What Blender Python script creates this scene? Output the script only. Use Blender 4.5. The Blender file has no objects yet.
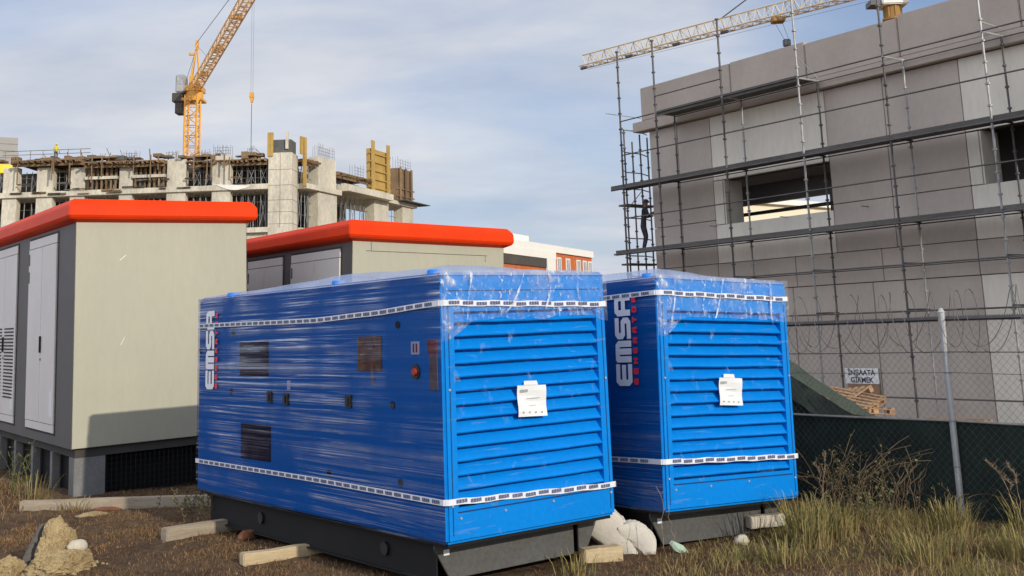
import bpy, bmesh, math, random
import numpy as np
from mathutils import Vector, Matrix, noise as mnoise
R = math.radians
random.seed(7)
rng = np.random.default_rng(11)
C = bpy.context.scene.collection
TH = R(37.0)                       # heading of the yard grid: W runs right and away, L runs left and away
CT, ST = math.cos(TH), math.sin(TH)
def G(w, l, z=0.0):                # yard grid -> world
    return Vector((w*CT - l*ST, w*ST + l*CT, z))

# ------------------------------------------------------------------ materials
def nt_new(name):
    m = bpy.data.materials.new(name); m.use_nodes = True
    nt = m.node_tree; nt.nodes.clear()
    out = nt.nodes.new('ShaderNodeOutputMaterial')
    return m, nt, out
def nd(nt, t, **kw):
    n = nt.nodes.new(t)
    for k, v in kw.items():
        if k in n.inputs: n.inputs[k].default_value = v
        else: setattr(n, k, v)
    return n
def ramp(nt, stops, interp='LINEAR'):
    r = nt.nodes.new('ShaderNodeValToRGB'); r.color_ramp.interpolation = interp
    el = r.color_ramp.elements
    el[0].position, el[0].color = stops[0][0], stops[0][1]
    el[1].position, el[1].color = stops[-1][0], stops[-1][1]
    for p, c in stops[1:-1]:
        e = el.new(p); e.color = c
    return r
def c4(c): return (c[0], c[1], c[2], 1.0)
def mat(name, c1, c2=None, scale=4.0, stretch=(1, 1, 1), rough=0.6, metal=0.0, bump=0.0, bscale=30.0, fine=0.0, spec=0.4, coat=0.0, island=0.0):
    """principled surface with two tones mixed by large noise, a fine-grain value variation and noise bump"""
    m, nt, out = nt_new(name); L = nt.links.new
    b = nd(nt, 'ShaderNodeBsdfPrincipled'); L(b.outputs[0], out.inputs[0])
    b.inputs['Roughness'].default_value = rough; b.inputs['Metallic'].default_value = metal
    b.inputs['Specular IOR Level'].default_value = spec
    b.inputs['Coat Weight'].default_value = coat; b.inputs['Coat Roughness'].default_value = 0.15
    tc = nd(nt, 'ShaderNodeTexCoord'); mp = nd(nt, 'ShaderNodeMapping'); mp.inputs['Scale'].default_value = stretch
    L(tc.outputs['Object'], mp.inputs[0])
    n = nd(nt, 'ShaderNodeTexNoise', Scale=scale, Detail=6.0, Roughness=0.6); L(mp.outputs[0], n.inputs['Vector'])
    c2 = c2 or tuple(min(1, x*0.78) for x in c1)
    rp = ramp(nt, [(0.32, c4(c1)), (0.68, c4(c2))]); L(n.outputs['Fac'], rp.inputs[0])
    col = rp.outputs[0]
    if fine > 0:
        n2 = nd(nt, 'ShaderNodeTexNoise', Scale=scale*14, Detail=4.0, Roughness=0.7); L(mp.outputs[0], n2.inputs['Vector'])
        mr = nd(nt, 'ShaderNodeMapRange'); mr.inputs['From Min'].default_value = .3; mr.inputs['From Max'].default_value = .7
        mr.inputs['To Min'].default_value = 1-fine; mr.inputs['To Max'].default_value = 1+fine
        L(n2.outputs['Fac'], mr.inputs[0])
        mx = nd(nt, 'ShaderNodeVectorMath', operation='SCALE'); L(col, mx.inputs[0]); L(mr.outputs[0], mx.inputs['Scale'])
        col = mx.outputs[0]
    if island > 0:
        ge = nd(nt, 'ShaderNodeNewGeometry'); mr = nd(nt, 'ShaderNodeMapRange')
        mr.inputs['To Min'].default_value = 1-island; mr.inputs['To Max'].default_value = 1+island
        L(ge.outputs['Random Per Island'], mr.inputs[0])
        mx = nd(nt, 'ShaderNodeVectorMath', operation='SCALE'); L(col, mx.inputs[0]); L(mr.outputs[0], mx.inputs['Scale'])
        col = mx.outputs[0]
    L(col, b.inputs['Base Color'])
    if bump > 0:
        nb = nd(nt, 'ShaderNodeTexNoise', Scale=bscale, Detail=5.0, Roughness=0.65); L(mp.outputs[0], nb.inputs['Vector'])
        bp = nd(nt, 'ShaderNodeBump', Strength=bump, Distance=0.02); L(nb.outputs['Fac'], bp.inputs['Height']); L(bp.outputs[0], b.inputs['Normal'])
    return m

def film_mat(name, streaks, base, tint, rough=0.22, through=(.96, .97, 1), patch=(1.1, .35, .65, .25)):
    """clear stretch film: see-through, with glints and sky reflections painted in as whitish streaks; streaks = list of (scale, tilt, lo, hi, amount)"""
    m, nt, out = nt_new(name); L = nt.links.new
    tc = nd(nt, 'ShaderNodeTexCoord'); tot = None; nn = None
    big = nd(nt, 'ShaderNodeTexNoise', Scale=patch[0], Detail=3.0); L(tc.outputs['Object'], big.inputs['Vector'])
    bm_ = nd(nt, 'ShaderNodeMapRange'); bm_.inputs['From Min'].default_value = patch[1]; bm_.inputs['From Max'].default_value = patch[2]
    bm_.inputs['To Min'].default_value = patch[3]; bm_.inputs['To Max'].default_value = 1.0; L(big.outputs['Fac'], bm_.inputs[0])
    for k, (sc3, tilt, lo, hi, amount) in enumerate(streaks):
        mp = nd(nt, 'ShaderNodeMapping'); mp.inputs['Scale'].default_value = sc3; mp.inputs['Rotation'].default_value = tilt; mp.inputs['Location'].default_value = (k*3.7, k*1.9, k*5.1)
        L(tc.outputs['Object'], mp.inputs[0])
        n = nd(nt, 'ShaderNodeTexNoise', Scale=1.0, Detail=5.0, Roughness=0.62, Distortion=0.35); L(mp.outputs[0], n.inputs['Vector']); nn = nn or n
        rp = ramp(nt, [(lo, (0, 0, 0, 1)), (hi, (amount, amount, amount, 1))]); L(n.outputs['Fac'], rp.inputs[0])
        if tot is None: tot = rp.outputs[0]
        else:
            ad = nd(nt, 'ShaderNodeMath', operation='ADD'); L(tot, ad.inputs[0]); L(rp.outputs[0], ad.inputs[1]); tot = ad.outputs[0]
    ma = nd(nt, 'ShaderNodeMath', operation='MULTIPLY_ADD', use_clamp=True); L(tot, ma.inputs[0]); L(bm_.outputs[0], ma.inputs[1]); ma.inputs[2].default_value = base
    tr = nd(nt, 'ShaderNodeBsdfTransparent', Color=c4(through))
    df = nd(nt, 'ShaderNodeBsdfDiffuse', Color=c4(tint)); gl = nd(nt, 'ShaderNodeBsdfGlossy', Color=(.9, .93, 1, 1), Roughness=rough)
    bp = nd(nt, 'ShaderNodeBump', Strength=0.5, Distance=0.01); L(nn.outputs['Fac'], bp.inputs['Height']); L(bp.outputs[0], gl.inputs['Normal'])
    m1 = nd(nt, 'ShaderNodeMixShader', Fac=0.45); L(df.outputs[0], m1.inputs[1]); L(gl.outputs[0], m1.inputs[2])
    m2 = nd(nt, 'ShaderNodeMixShader'); L(ma.outputs[0], m2.inputs[0]); L(tr.outputs[0], m2.inputs[1]); L(m1.outputs[0], m2.inputs[2])
    L(m2.outputs[0], out.inputs[0])
    return m

M = {}
M['blue'] = mat('blue_paint', (.001, .232, .70), (.001, .212, .64), 1.5, rough=.40, coat=.10, fine=.07, spec=.2, bump=.10, bscale=2.2)
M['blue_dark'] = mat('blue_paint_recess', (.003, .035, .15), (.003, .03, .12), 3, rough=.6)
M['black'] = mat('black_recess', (.004, .004, .004), (.007, .006, .006), 3, rough=.8)
M['skid'] = mat('skid_grey_paint', (.10, .10, .10), (.08, .076, .07), 2.2, rough=.6, fine=.2)
M['white_dec'] = mat('white_decal', (.86, .87, .9), (.78, .8, .84), 6, rough=.45)
M['red_dec'] = mat('red_decal', (.95, .03, .04), (.85, .03, .035), 6, rough=.5)
M['tape'] = mat('white_tape', (.80, .81, .85), (.70, .72, .78), 9, rough=.35)
M['tape_ink'] = mat('tape_ink', (.09, .10, .19), (.14, .15, .24), 20, rough=.5)
M['paper'] = mat('label_paper', (.80, .80, .80), (.74, .75, .76), 8, rough=.7)
M['ink'] = mat('label_ink', (.25, .30, .30), (.35, .4, .4), 30, rough=.7)
M['ink_dark'] = mat('sign_ink', (.012, .016, .05), (.02, .025, .06), 10, rough=.6)
M['cap'] = mat('bright_blue_cap', (.02, .28, .9), (.02, .22, .8), 8, rough=.4)
M['rubber'] = mat('black_rubber', (.012, .012, .013), (.02, .02, .02), 10, rough=.55)
M['redbtn'] = mat('red_button', (.35, .03, .015), (.28, .02, .015), 10, rough=.4)
M['brownwin'] = mat('amber_window', (.42, .20, .06), (.10, .045, .02), 11, rough=.25, coat=.5)
M['tan'] = mat('tan_label', (.30, .22, .17), (.18, .12, .11), 12, rough=.6)
M['grille'] = mat('dark_red_grille', (.035, .018, .04), (.02, .012, .03), 30, rough=.7)
M['beige'] = mat('beige_panel', (.435, .41, .312), (.395, .372, .285), .9, stretch=(1, 1, .3), rough=.5, fine=.04, bump=.10, bscale=1.4)
M['shed_dark'] = mat('dark_grey_frame', (.118, .108, .104), (.10, .092, .09), 1.5, rough=.6, fine=.04)
M['door'] = mat('light_grey_door', (.74, .69, .65), (.68, .635, .60), 1.2, rough=.5, fine=.03)
M['orange'] = mat('orange_roof', (.80, .050, .004), (.70, .040, .004), 1.3, rough=.5, fine=.05, bump=.08, bscale=5, spec=.12)
M['plinth'] = mat('plinth_concrete', (.21, .205, .20), (.15, .147, .142), 2.5, rough=.85, fine=.15, bump=.2)
M['concrete'] = mat('raw_concrete', (.70, .64, .51), (.47, .43, .35), .4, stretch=(1, 1, .35), rough=.9, fine=.2, bump=.2, bscale=3)
M['concrete_dk'] = mat('shaded_concrete', (.075, .06, .05), (.045, .038, .033), .4, rough=.95, fine=.2)  # shade of the bays put into the colour; pour lines and boards share it
M['formwork'] = mat('formwork_wood', (.26, .17, .09), (.15, .095, .055), .8, rough=.85, fine=.3, island=.3)
M['formyel'] = mat('yellow_formwork', (.52, .34, .09), (.40, .25, .07), .8, rough=.7, fine=.2)
M['formgrey'] = mat('grey_formwork', (.14, .135, .125), (.09, .088, .085), 1.0, rough=.8, fine=.2)
M['steel'] = mat('galvanised_steel', (.34, .34, .34), (.22, .21, .20), 3, rough=.5, metal=.35, fine=.2)
M['steel_dk'] = mat('weathered_steel', (.07, .065, .065), (.13, .12, .115), 1.2, rough=.6, metal=.3, fine=.2)
M['steel_lt'] = mat('bright_galvanised', (.55, .54, .52), (.40, .39, .37), 4, rough=.45, metal=.3, fine=.15)
M['rebar'] = mat('rebar', (.20, .17, .15), (.14, .11, .10), 3, rough=.8)
M['plank'] = mat('scaffold_plank', (.13, .12, .11), (.08, .075, .07), 2, stretch=(1, .2, 1), rough=.85, fine=.25)
M['craneyel'] = mat('crane_yellow', (.80, .40, .075), (.66, .32, .06), .5, rough=.55, fine=.1)
M['cranepale'] = mat('crane_pale_jib', (.70, .56, .36), (.60, .47, .30), .5, rough=.6, fine=.1)
M['cranegrey'] = mat('crane_grey', (.42, .43, .44), (.3, .3, .31), 1.0, rough=.55)
M['cable'] = mat('steel_cable', (.10, .10, .11), (.14, .14, .15), 2, rough=.6)
M['facbrown'] = mat('precast_brown', (.50, .435, .38), (.42, .365, .32), .55, stretch=(1, 1, .55), rough=.9, fine=.05, bump=.12, bscale=5)
M['facgrey'] = mat('precast_grey_parapet', (.49, .415, .35), (.41, .35, .30), .5, rough=.9, fine=.05)
M['facwhite'] = mat('precast_pale', (.76, .70, .60), (.65, .60, .52), .55, stretch=(1, 1, .22), rough=.85, fine=.06)
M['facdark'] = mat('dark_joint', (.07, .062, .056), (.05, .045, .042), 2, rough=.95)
M['interior'] = mat('unlit_interior', (.50, .47, .45), (.42, .40, .38), .6, rough=.95)
M['cream'] = mat('cream_wall', (.82, .73, .55), (.76, .68, .52), .5, rough=.8)
M['sitewhite'] = mat('white_render', (.86, .83, .77), (.80, .77, .70), .3, rough=.8, fine=.04)
M['brick'] = mat('orange_brick', (.62, .17, .05), (.50, .13, .045), 1.5, rough=.85, fine=.25)
M['glass'] = mat('window_glass', (.45, .47, .48), (.25, .27, .30), 1.5, rough=.15)
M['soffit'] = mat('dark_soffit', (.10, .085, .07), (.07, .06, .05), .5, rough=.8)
M['yellow'] = mat('yellow_band', (.85, .66, .03), (.78, .58, .03), .5, rough=.6)
M['cladgrey'] = mat('grey_cladding', (.34, .325, .30), (.30, .285, .265), .3, rough=.6, fine=.05)
M['timber'] = mat('weathered_timber', (.42, .35, .26), (.28, .22, .16), 3, stretch=(.5, 6, 6), rough=.85, fine=.22, bump=.3, bscale=14)
M['pale_timber'] = mat('fresh_timber', (.58, .46, .29), (.45, .34, .20), 3, stretch=(.5, 6, 6), rough=.8, fine=.18, bump=.25, bscale=14)
M['pallet'] = mat('pallet_wood', (.40, .25, .14), (.27, .165, .095), 2, rough=.85, fine=.25, island=.25)
M['clay'] = mat('dry_clay', (.44, .33, .17), (.28, .195, .095), 6, rough=.95, fine=.35, bump=1.0, bscale=34)
M['stone'] = mat('pale_stone', (.62, .56, .45), (.50, .44, .34), 7, rough=.9, fine=.2, bump=.5)
M['redbrick'] = mat('rough_brick', (.22, .085, .04), (.15, .06, .03), 8, rough=.95, fine=.3, bump=.5)
M['sack'] = mat('woven_sack', (.66, .61, .53), (.55, .50, .43), 3, rough=.8, fine=.06, bump=.25, bscale=50)
M['mint'] = mat('pale_green_foam', (.52, .66, .52), (.46, .6, .47), 9, rough=.8)
M['net'] = mat('dark_green_netting', (.018, .034, .026), (.011, .020, .015), 1.3, stretch=(1, 1, .4), rough=.9, fine=.35)
M['net_lt'] = mat('green_netting_fold', (.062, .078, .056), (.042, .056, .042), 2.5, rough=.9, fine=.25)  # netting colour lightened for the light on the upturned fold
M['rail'] = mat('fence_rope_rail', (.36, .34, .30), (.25, .235, .21), 12, rough=.8, fine=.2)
M['wire'] = mat('razor_steel', (.10, .092, .085), (.15, .14, .13), 6, rough=.7, spec=.2)
M['ochre'] = mat('crane_ochre', (.40, .215, .055), (.30, .16, .045), .9, rough=.7, fine=.2)
M['jibpale'] = mat('crane_jib_paint', (.92, .64, .36), (.82, .56, .32), .5, rough=.6, fine=.1)
M['crumb'] = mat('earth_crumb', (.20, .145, .09), (.13, .09, .055), 8, rough=.95, island=.4)
M['signwhite'] = mat('sign_board', (.86, .85, .82), (.78, .77, .75), 4, rough=.6)
M['signwood'] = mat('sign_ply', (.33, .20, .12), (.26, .15, .09), 5, rough=.8, fine=.2)
M['grass_dry'] = mat('dry_grass', (.25, .145, .062), (.15, .088, .042), .9, rough=.9, island=.6)
M['grass_grn'] = mat('yellow_green_grass', (.20, .195, .05), (.27, .18, .08), 2.2, rough=.8, island=.5)
M['weed'] = mat('weed_stem', (.15, .10, .055), (.10, .07, .04), 6, rough=.9, island=.35)
M['weedleaf'] = mat('weed_leaf', (.13, .14, .045), (.10, .10, .035), 6, rough=.85, island=.4)
M['plume'] = mat('seed_plume', (.26, .19, .12), (.19, .13, .085), 10, rough=.95, island=.3)
M['skin'] = mat('skin', (.35, .2, .14), (.3, .17, .12), 10, rough=.6)
M['cloth_dk'] = mat('dark_workwear', (.06, .058, .065), (.035, .034, .04), 6, rough=.9)
M['cloth_yel'] = mat('hi_vis_vest', (.75, .62, .03), (.65, .55, .03), 6, rough=.8)
M['helmet'] = mat('dark_helmet', (.05, .045, .05), (.04, .035, .04), 6, rough=.4)
M['helmet_yel'] = mat('yellow_helmet', (.85, .68, .04), (.8, .62, .04), 6, rough=.4)
M['film_side'] = film_mat('stretch_film_side', [((1, .22, 17), (.035, 0, 0), .48, .66, .34), ((1, .34, 62), (.05, 0, 0), .54, .64, .62), ((1, .8, 34), (-.03, 0, 0), .58, .66, .40)], .006, (.44, .53, .72), rough=.3, through=(.57, .56, .66), patch=(1.0, .40, .60, .06))  # dark through tint deepens the shaded side; streaks paint in sky reflections
M['film_top'] = film_mat('stretch_film_top', [((2.2, 1.6, 3), (0, 0, 0), .36, .72, .40)], .40, (.50, .57, .70), rough=.25)
M['film_front'] = film_mat('stretch_film_front', [((11, 2, 9), (0, .6, 0), .54, .66, .60), ((30, 2, 22), (0, .5, 0), .57, .66, .95), ((5, 2, 3), (0, .3, 0), .40, .70, .30)], .06, (.88, .92, .97), rough=.12, patch=(2.2, .38, .60, .25))  # white noise painted in for glints on the crumpled film
M['film_fold'] = film_mat('stretch_film_fold', [((9, 2, 9), (0, .3, 0), .40, .62, .75)], .10, (.95, .96, .98), rough=.15, patch=(2.0, .2, .5, .5))
M['film_louvre'] = film_mat('stretch_film_over_louvres', [((3, 1, 30), (0, .08, 0), .60, .72, .20), ((9, 1, 6), (0, .5, 0), .60, .72, .28)], .0, (.80, .86, .97), rough=.14, patch=(1.6, .38, .62, .1))  # faint pale noise painted in for reflections on the wrap

def ground_mat():
    m, nt, out = nt_new('dry_earth'); L = nt.links.new
    b = nd(nt, 'ShaderNodeBsdfPrincipled', Roughness=.95); L(b.outputs[0], out.inputs[0]); b.inputs['Specular IOR Level'].default_value = .15
    tc = nd(nt, 'ShaderNodeTexCoord')
    n1 = nd(nt, 'ShaderNodeTexNoise', Scale=.9, Detail=6.0, Roughness=.6); L(tc.outputs['Object'], n1.inputs['Vector'])
    n2 = nd(nt, 'ShaderNodeTexNoise', Scale=11.0, Detail=7.0, Roughness=.7); L(tc.outputs['Object'], n2.inputs['Vector'])
    n3 = nd(nt, 'ShaderNodeTexNoise', Scale=60.0, Detail=4.0, Roughness=.7); L(tc.outputs['Object'], n3.inputs['Vector'])
    r1 = ramp(nt, [(.3, (.105, .062, .040, 1)), (.5, (.15, .095, .058, 1)), (.7, (.22, .155, .09, 1))]); L(n1.outputs['Fac'], r1.inputs[0])
    r2 = ramp(nt, [(.35, (.6, .58, .55, 1)), (.55, (1, 1, 1, 1)), (.72, (1.5, 1.4, 1.2, 1))]); L(n2.outputs['Fac'], r2.inputs[0])
    mx = nd(nt, 'ShaderNodeMix', data_type='RGBA', blend_type='MULTIPLY'); mx.inputs[0].default_value = 1.0
    L(r1.outputs[0], mx.inputs[6]); L(r2.outputs[0], mx.inputs[7]); L(mx.outputs[2], b.inputs['Base Color'])
    ad = nd(nt, 'ShaderNodeMath', operation='ADD'); L(n2.outputs['Fac'], ad.inputs[0]); L(n3.outputs['Fac'], ad.inputs[1])
    bp = nd(nt, 'ShaderNodeBump', Strength=.8, Distance=.05); L(ad.outputs[0], bp.inputs['Height']); L(bp.outputs[0], b.inputs['Normal'])
    return m
M['ground'] = ground_mat()

# ------------------------------------------------------------------ mesh builder
class MB:
    def __init__(s, off=(0, 0, 0), mp=None):
        s.v, s.f, s.off, s.mp = [], [], Vector(off), mp
    def add(s, vs, fs):
        o = len(s.v)
        for p in vs:
            p = s.mp(*p) if s.mp else Vector(p)
            s.v.append(tuple(Vector(p) - s.off))
        s.f += [tuple(i+o for i in f) for f in fs]
    def box(s, x0, x1, y0, y1, z0, z1):
        s.add([(x0, y0, z0), (x1, y0, z0), (x1, y1, z0), (x0, y1, z0), (x0, y0, z1), (x1, y0, z1), (x1, y1, z1), (x0, y1, z1)],
              [(0, 3, 2, 1), (4, 5, 6, 7), (0, 1, 5, 4), (1, 2, 6, 5), (2, 3, 7, 6), (3, 0, 4, 7)])
    def bar(s, p, q, r, n=4, r2=None):
        P, Q = Vector(p), Vector(q)
        if s.mp: P, Q = Vector(s.mp(*P)), Vector(s.mp(*Q))
        d = (Q-P)
        if d.length < 1e-6: return
        d.normalize(); a = d.orthogonal().normalized(); b = d.cross(a)
        if r2 is None: r2 = r
        vs = []
        for X, rr in ((P, r), (Q, r2)):
            for i in range(n):
                t = 2*math.pi*i/n + math.pi/4
                vs.append(X + a*math.cos(t)*rr + b*math.sin(t)*rr)
        fs = [(i, (i+1) % n, n+(i+1) % n, n+i) for i in range(n)] + [tuple(range(n-1, -1, -1)), tuple(range(n, 2*n))]
        o = len(s.v); s.v += [tuple(x - s.off) for x in vs]; s.f += [tuple(i+o for i in f) for f in fs]
    def path(s, pts, r, n=5):
        for p, q in zip(pts[:-1], pts[1:]): s.bar(p, q, r, n)
    def prism(s, poly, axis, a0, a1):
        """extrude polygon (list of 2D) along axis 'x','y' or 'z'"""
        n = len(poly)
        def P(u, v, a): return {'x': (a, u, v), 'y': (u, a, v), 'z': (u, v, a)}[axis]
        s.add([P(u, v, a0) for u, v in poly] + [P(u, v, a1) for u, v in poly],
              [tuple(range(n-1, -1, -1)), tuple(range(n, 2*n))] + [(i, (i+1) % n, n+(i+1) % n, n+i) for i in range(n)])
    def disc(s, c, axis, r, h, n=12):
        poly = [(r*math.cos(2*math.pi*i/n), r*math.sin(2*math.pi*i/n)) for i in range(n)]
        x, y, z = c
        if axis == 'x': s.prism([(y+u, z+v) for u, v in poly], 'x', x, x+h)
        elif axis == 'y': s.prism([(x+u, z+v) for u, v in poly], 'y', y, y+h)
        else: s.prism([(x+u, y+v) for u, v in poly], 'z', z, z+h)
    def build(s, name, m, parent=None, bevel=0, smooth=False, label=None):
        me = bpy.data.meshes.new(name); me.from_pydata(s.v, [], s.f)
        bm = bmesh.new(); bm.from_mesh(me); bmesh.ops.recalc_face_normals(bm, faces=bm.faces)
        if bevel:
            bmesh.ops.bevel(bm, geom=[e for e in bm.edges if len(e.link_faces) == 2 and e.calc_face_angle(0) > .6], offset=bevel, segments=2, affect='EDGES', clamp_overlap=True)
        bm.to_mesh(me); bm.free()
        me.materials.append(m)
        if smooth:
            for p in me.polygons: p.use_smooth = True
        return link(name, me, parent, label)
def link(name, me, parent=None, label=None):
    o = bpy.data.objects.new(name, me); C.objects.link(o)
    if parent is not None: o.parent = parent
    if label: o['label'] = label
    return o
def thing(name, label, cat, loc=(0, 0, 0), rot=(0, 0, 0), group=None):
    o = bpy.data.objects.new(name, None); C.objects.link(o); o.empty_display_size = .2
    o.location = loc; o.rotation_euler = rot; return tag(o, label, cat, group)
def tag(o, label, cat, group=None):
    o['label'] = label; o['category'] = cat
    if group: o['group'] = group
    return o
def place(o, loc, rot=(0, 0, 0)):
    o.location = loc; o.rotation_euler = rot; return o

# ------------------------------------------------------------------ ground
def sstep(a, b, x):
    t = min(1, max(0, (x-a)/(b-a))); return t*t*(3-2*t)
def ground_h(x, y):
    w, l = x*CT + y*ST, -x*ST + y*CT
    h = 0.030*mnoise.noise(Vector((x*.8, y*.8, 0))) + .018*mnoise.noise(Vector((x*3.1, y*3.1, 4))) - .01
    h += .22*sstep(4.0, 2.6, w)*sstep(13.0, 15.2, l)                     # low bank along the kiosk's side
    h -= 1.05*sstep(10.4, 15.0, w)                                       # the building site lies lower, beyond the fence
    far = sstep(45, 90, math.hypot(x, y)); h = h*(1-far) - .6*far
    return h
def lin(a, b, st): return list(np.arange(a, b, st))
xs = [-900, -500, -250, -120, -70, -45, -30, -22, -16, -12, -10] + lin(-9, 9, .085) + lin(9, 40, 1.0) + [45, 60, 90, 150, 300, 500, 900]
ys = [-60, -30, -15, -6, 0, 3, 5] + lin(6, 17, .085) + lin(17, 45, 1.0) + [50, 65, 90, 130, 200, 350, 700, 1500]
gv = []
for y in ys:
    for x in xs:
        h = ground_h(x, y)
        if -9 <= x <= 9 and 6 <= y <= 17: h += .022*mnoise.noise(Vector((x*9, y*9, 1))) + .012*mnoise.noise(Vector((x*23, y*23, 2)))
        gv.append((x, y, h))
nx = len(xs)
gf = [(j*nx+i, j*nx+i+1, (j+1)*nx+i+1, (j+1)*nx+i) for j in range(len(ys)-1) for i in range(nx-1)]
me = bpy.data.meshes.new('ground'); me.from_pydata(gv, [], gf); me.materials.append(M['ground'])
for p in me.polygons: p.use_smooth = True
gr = link('ground', me); gr['kind'] = 'structure'
def on_ground(w, l, dz=0.0):
    p = G(w, l); p.z = ground_h(p.x, p.y) + dz; return p

# ------------------------------------------------------------------ lettering
GLY = {'E': [[(1, 0), (.14, 0), (0, .14), (0, .86), (.14, 1), (1, 1)], [(0, .5), (.95, .5)]],
       'M': [[(0, 0), (0, 1), (.86, 1), (1, .86), (1, 0)], [(.5, 1), (.5, 0)]],
       'S': [[(0, 0), (.86, 0), (1, .12), (1, .4), (.88, .5), (.12, .5), (0, .6), (0, .88), (.14, 1), (1, 1)]],
       'A': [[(0, 0), (0, .86), (.14, 1), (.86, 1), (1, .86), (1, 0)], [(0, .42), (1, .42)]],
       'G': [[(1, 1), (.12, 1), (0, .86), (0, .12), (.12, 0), (1, 0), (1, .48), (.5, .48)]],
       'N': [[(0, 0), (0, 1), (1, 0), (1, 1)]],
       'R': [[(0, 0), (0, 1), (.86, 1), (1, .88), (1, .58), (.86, .48), (0, .48)], [(.5, .48), (1, 0)]],
       'T': [[(0, 1), (1, 1)], [(.5, 1), (.5, 0)]],
       'O': [[(.12, 0), (0, .12), (0, .88), (.12, 1), (.88, 1), (1, .88), (1, .12), (.88, 0), (.12, 0)]]}
def strokes(mb, text, cw, ch, pitch, th, fn):
    """stroke lettering; fn(u, v, lift) maps lettering coordinates to the surface"""
    k = 0
    for i, chh in enumerate(text):
        for pl in GLY.get(chh, []):
            pts = [(i*pitch + th/2 + a*(cw-th), th/2 + b*(ch-th)) for a, b in pl]
            for j, (p, q) in enumerate(zip(pts[:-1], pts[1:])):
                dx, dy = q[0]-p[0], q[1]-p[1]; d = math.hypot(dx, dy); ux, uy = dx/d, dy/d
                e0 = th*.5 if j == 0 else th*.22; e1 = th*.5 if j == len(pts)-2 else th*.22
                a = (p[0]-ux*e0, p[1]-uy*e0); b = (q[0]+ux*e1, q[1]+uy*e1); nx_, ny_ = -uy*th/2, ux*th/2
                li = .0003*(k % 7); k += 1
                mb.add([fn(a[0]+nx_, a[1]+ny_, li), fn(a[0]-nx_, a[1]-ny_, li), fn(b[0]-nx_, b[1]-ny_, li), fn(b[0]+nx_, b[1]+ny_, li)], [(0, 1, 2, 3)])
def text_mesh(body, size, name, m, parent, loc, rot, align='CENTER'):
    cu = bpy.data.curves.new(name, 'FONT'); cu.body = body; cu.size = size; cu.align_x = align; cu.offset = size*.028
    ob = bpy.data.objects.new(name, cu); C.objects.link(ob)
    dg = bpy.context.evaluated_depsgraph_get(); me = bpy.data.meshes.new_from_object(ob.evaluated_get(dg))
    bpy.data.objects.remove(ob); me.materials.clear(); me.materials.append(m)
    o = link(name, me, parent); o.location = loc; o.rotation_euler = rot; return o

# ------------------------------------------------------------------ generator sets
def make_canopy(Wd, Ln, z0, z1, rx0, rx1, rz0, rz1, parent):
    bm = bmesh.new()
    bmesh.ops.create_cube(bm, size=1)
    for v in bm.verts: v.co = Vector(((v.co.x+.5)*Wd, (v.co.y+.5)*Ln, z0 + (v.co.z+.5)*(z1-z0)))
    bmesh.ops.bevel(bm, geom=list(bm.edges), offset=.022, segments=3, affect='EDGES')
    bm.faces.ensure_lookup_table()
    ff = max((f for f in bm.faces if f.normal.y < -.99), key=lambda f: f.calc_area())
    # louvre opening: inset the front, fit it to the opening and push it in
    res = bmesh.ops.inset_region(bm, faces=[ff], thickness=.08, depth=0)
    for v in ff.verts:
        v.co.x = rx0 if v.co.x < Wd/2 else rx1
        v.co.z = rz0 if v.co.z < (z0+z1)/2 else rz1
    ex = bmesh.ops.extrude_face_region(bm, geom=[ff])
    nv = [e for e in ex['geom'] if isinstance(e, bmesh.types.BMVert)]
    for v in nv: v.co.y += .075
    bmesh.ops.delete(bm, geom=[ff], context='FACES')
    bmesh.ops.recalc_face_normals(bm, faces=bm.faces)
    me = bpy.data.meshes.new('canopy'); bm.to_mesh(me); bm.free()
    me.materials.append(M['blue'])
    return link('canopy', me, parent)
def sheet(name, nu, nv, fn, m, parent, label=None):
    vs = [fn(i/nu, j/nv) for j in range(nv+1) for i in range(nu+1)]
    fs = [(j*(nu+1)+i, j*(nu+1)+i+1, (j+1)*(nu+1)+i+1, (j+1)*(nu+1)+i) for j in range(nv) for i in range(nu)]
    me = bpy.data.meshes.new(name); me.from_pydata(vs, [], fs); me.materials.append(m)
    for p in me.polygons: p.use_smooth = True
    return link(name, me, parent, label)
def N3(x, y, z=0): return mnoise.noise(Vector((x, y, z)))

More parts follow.
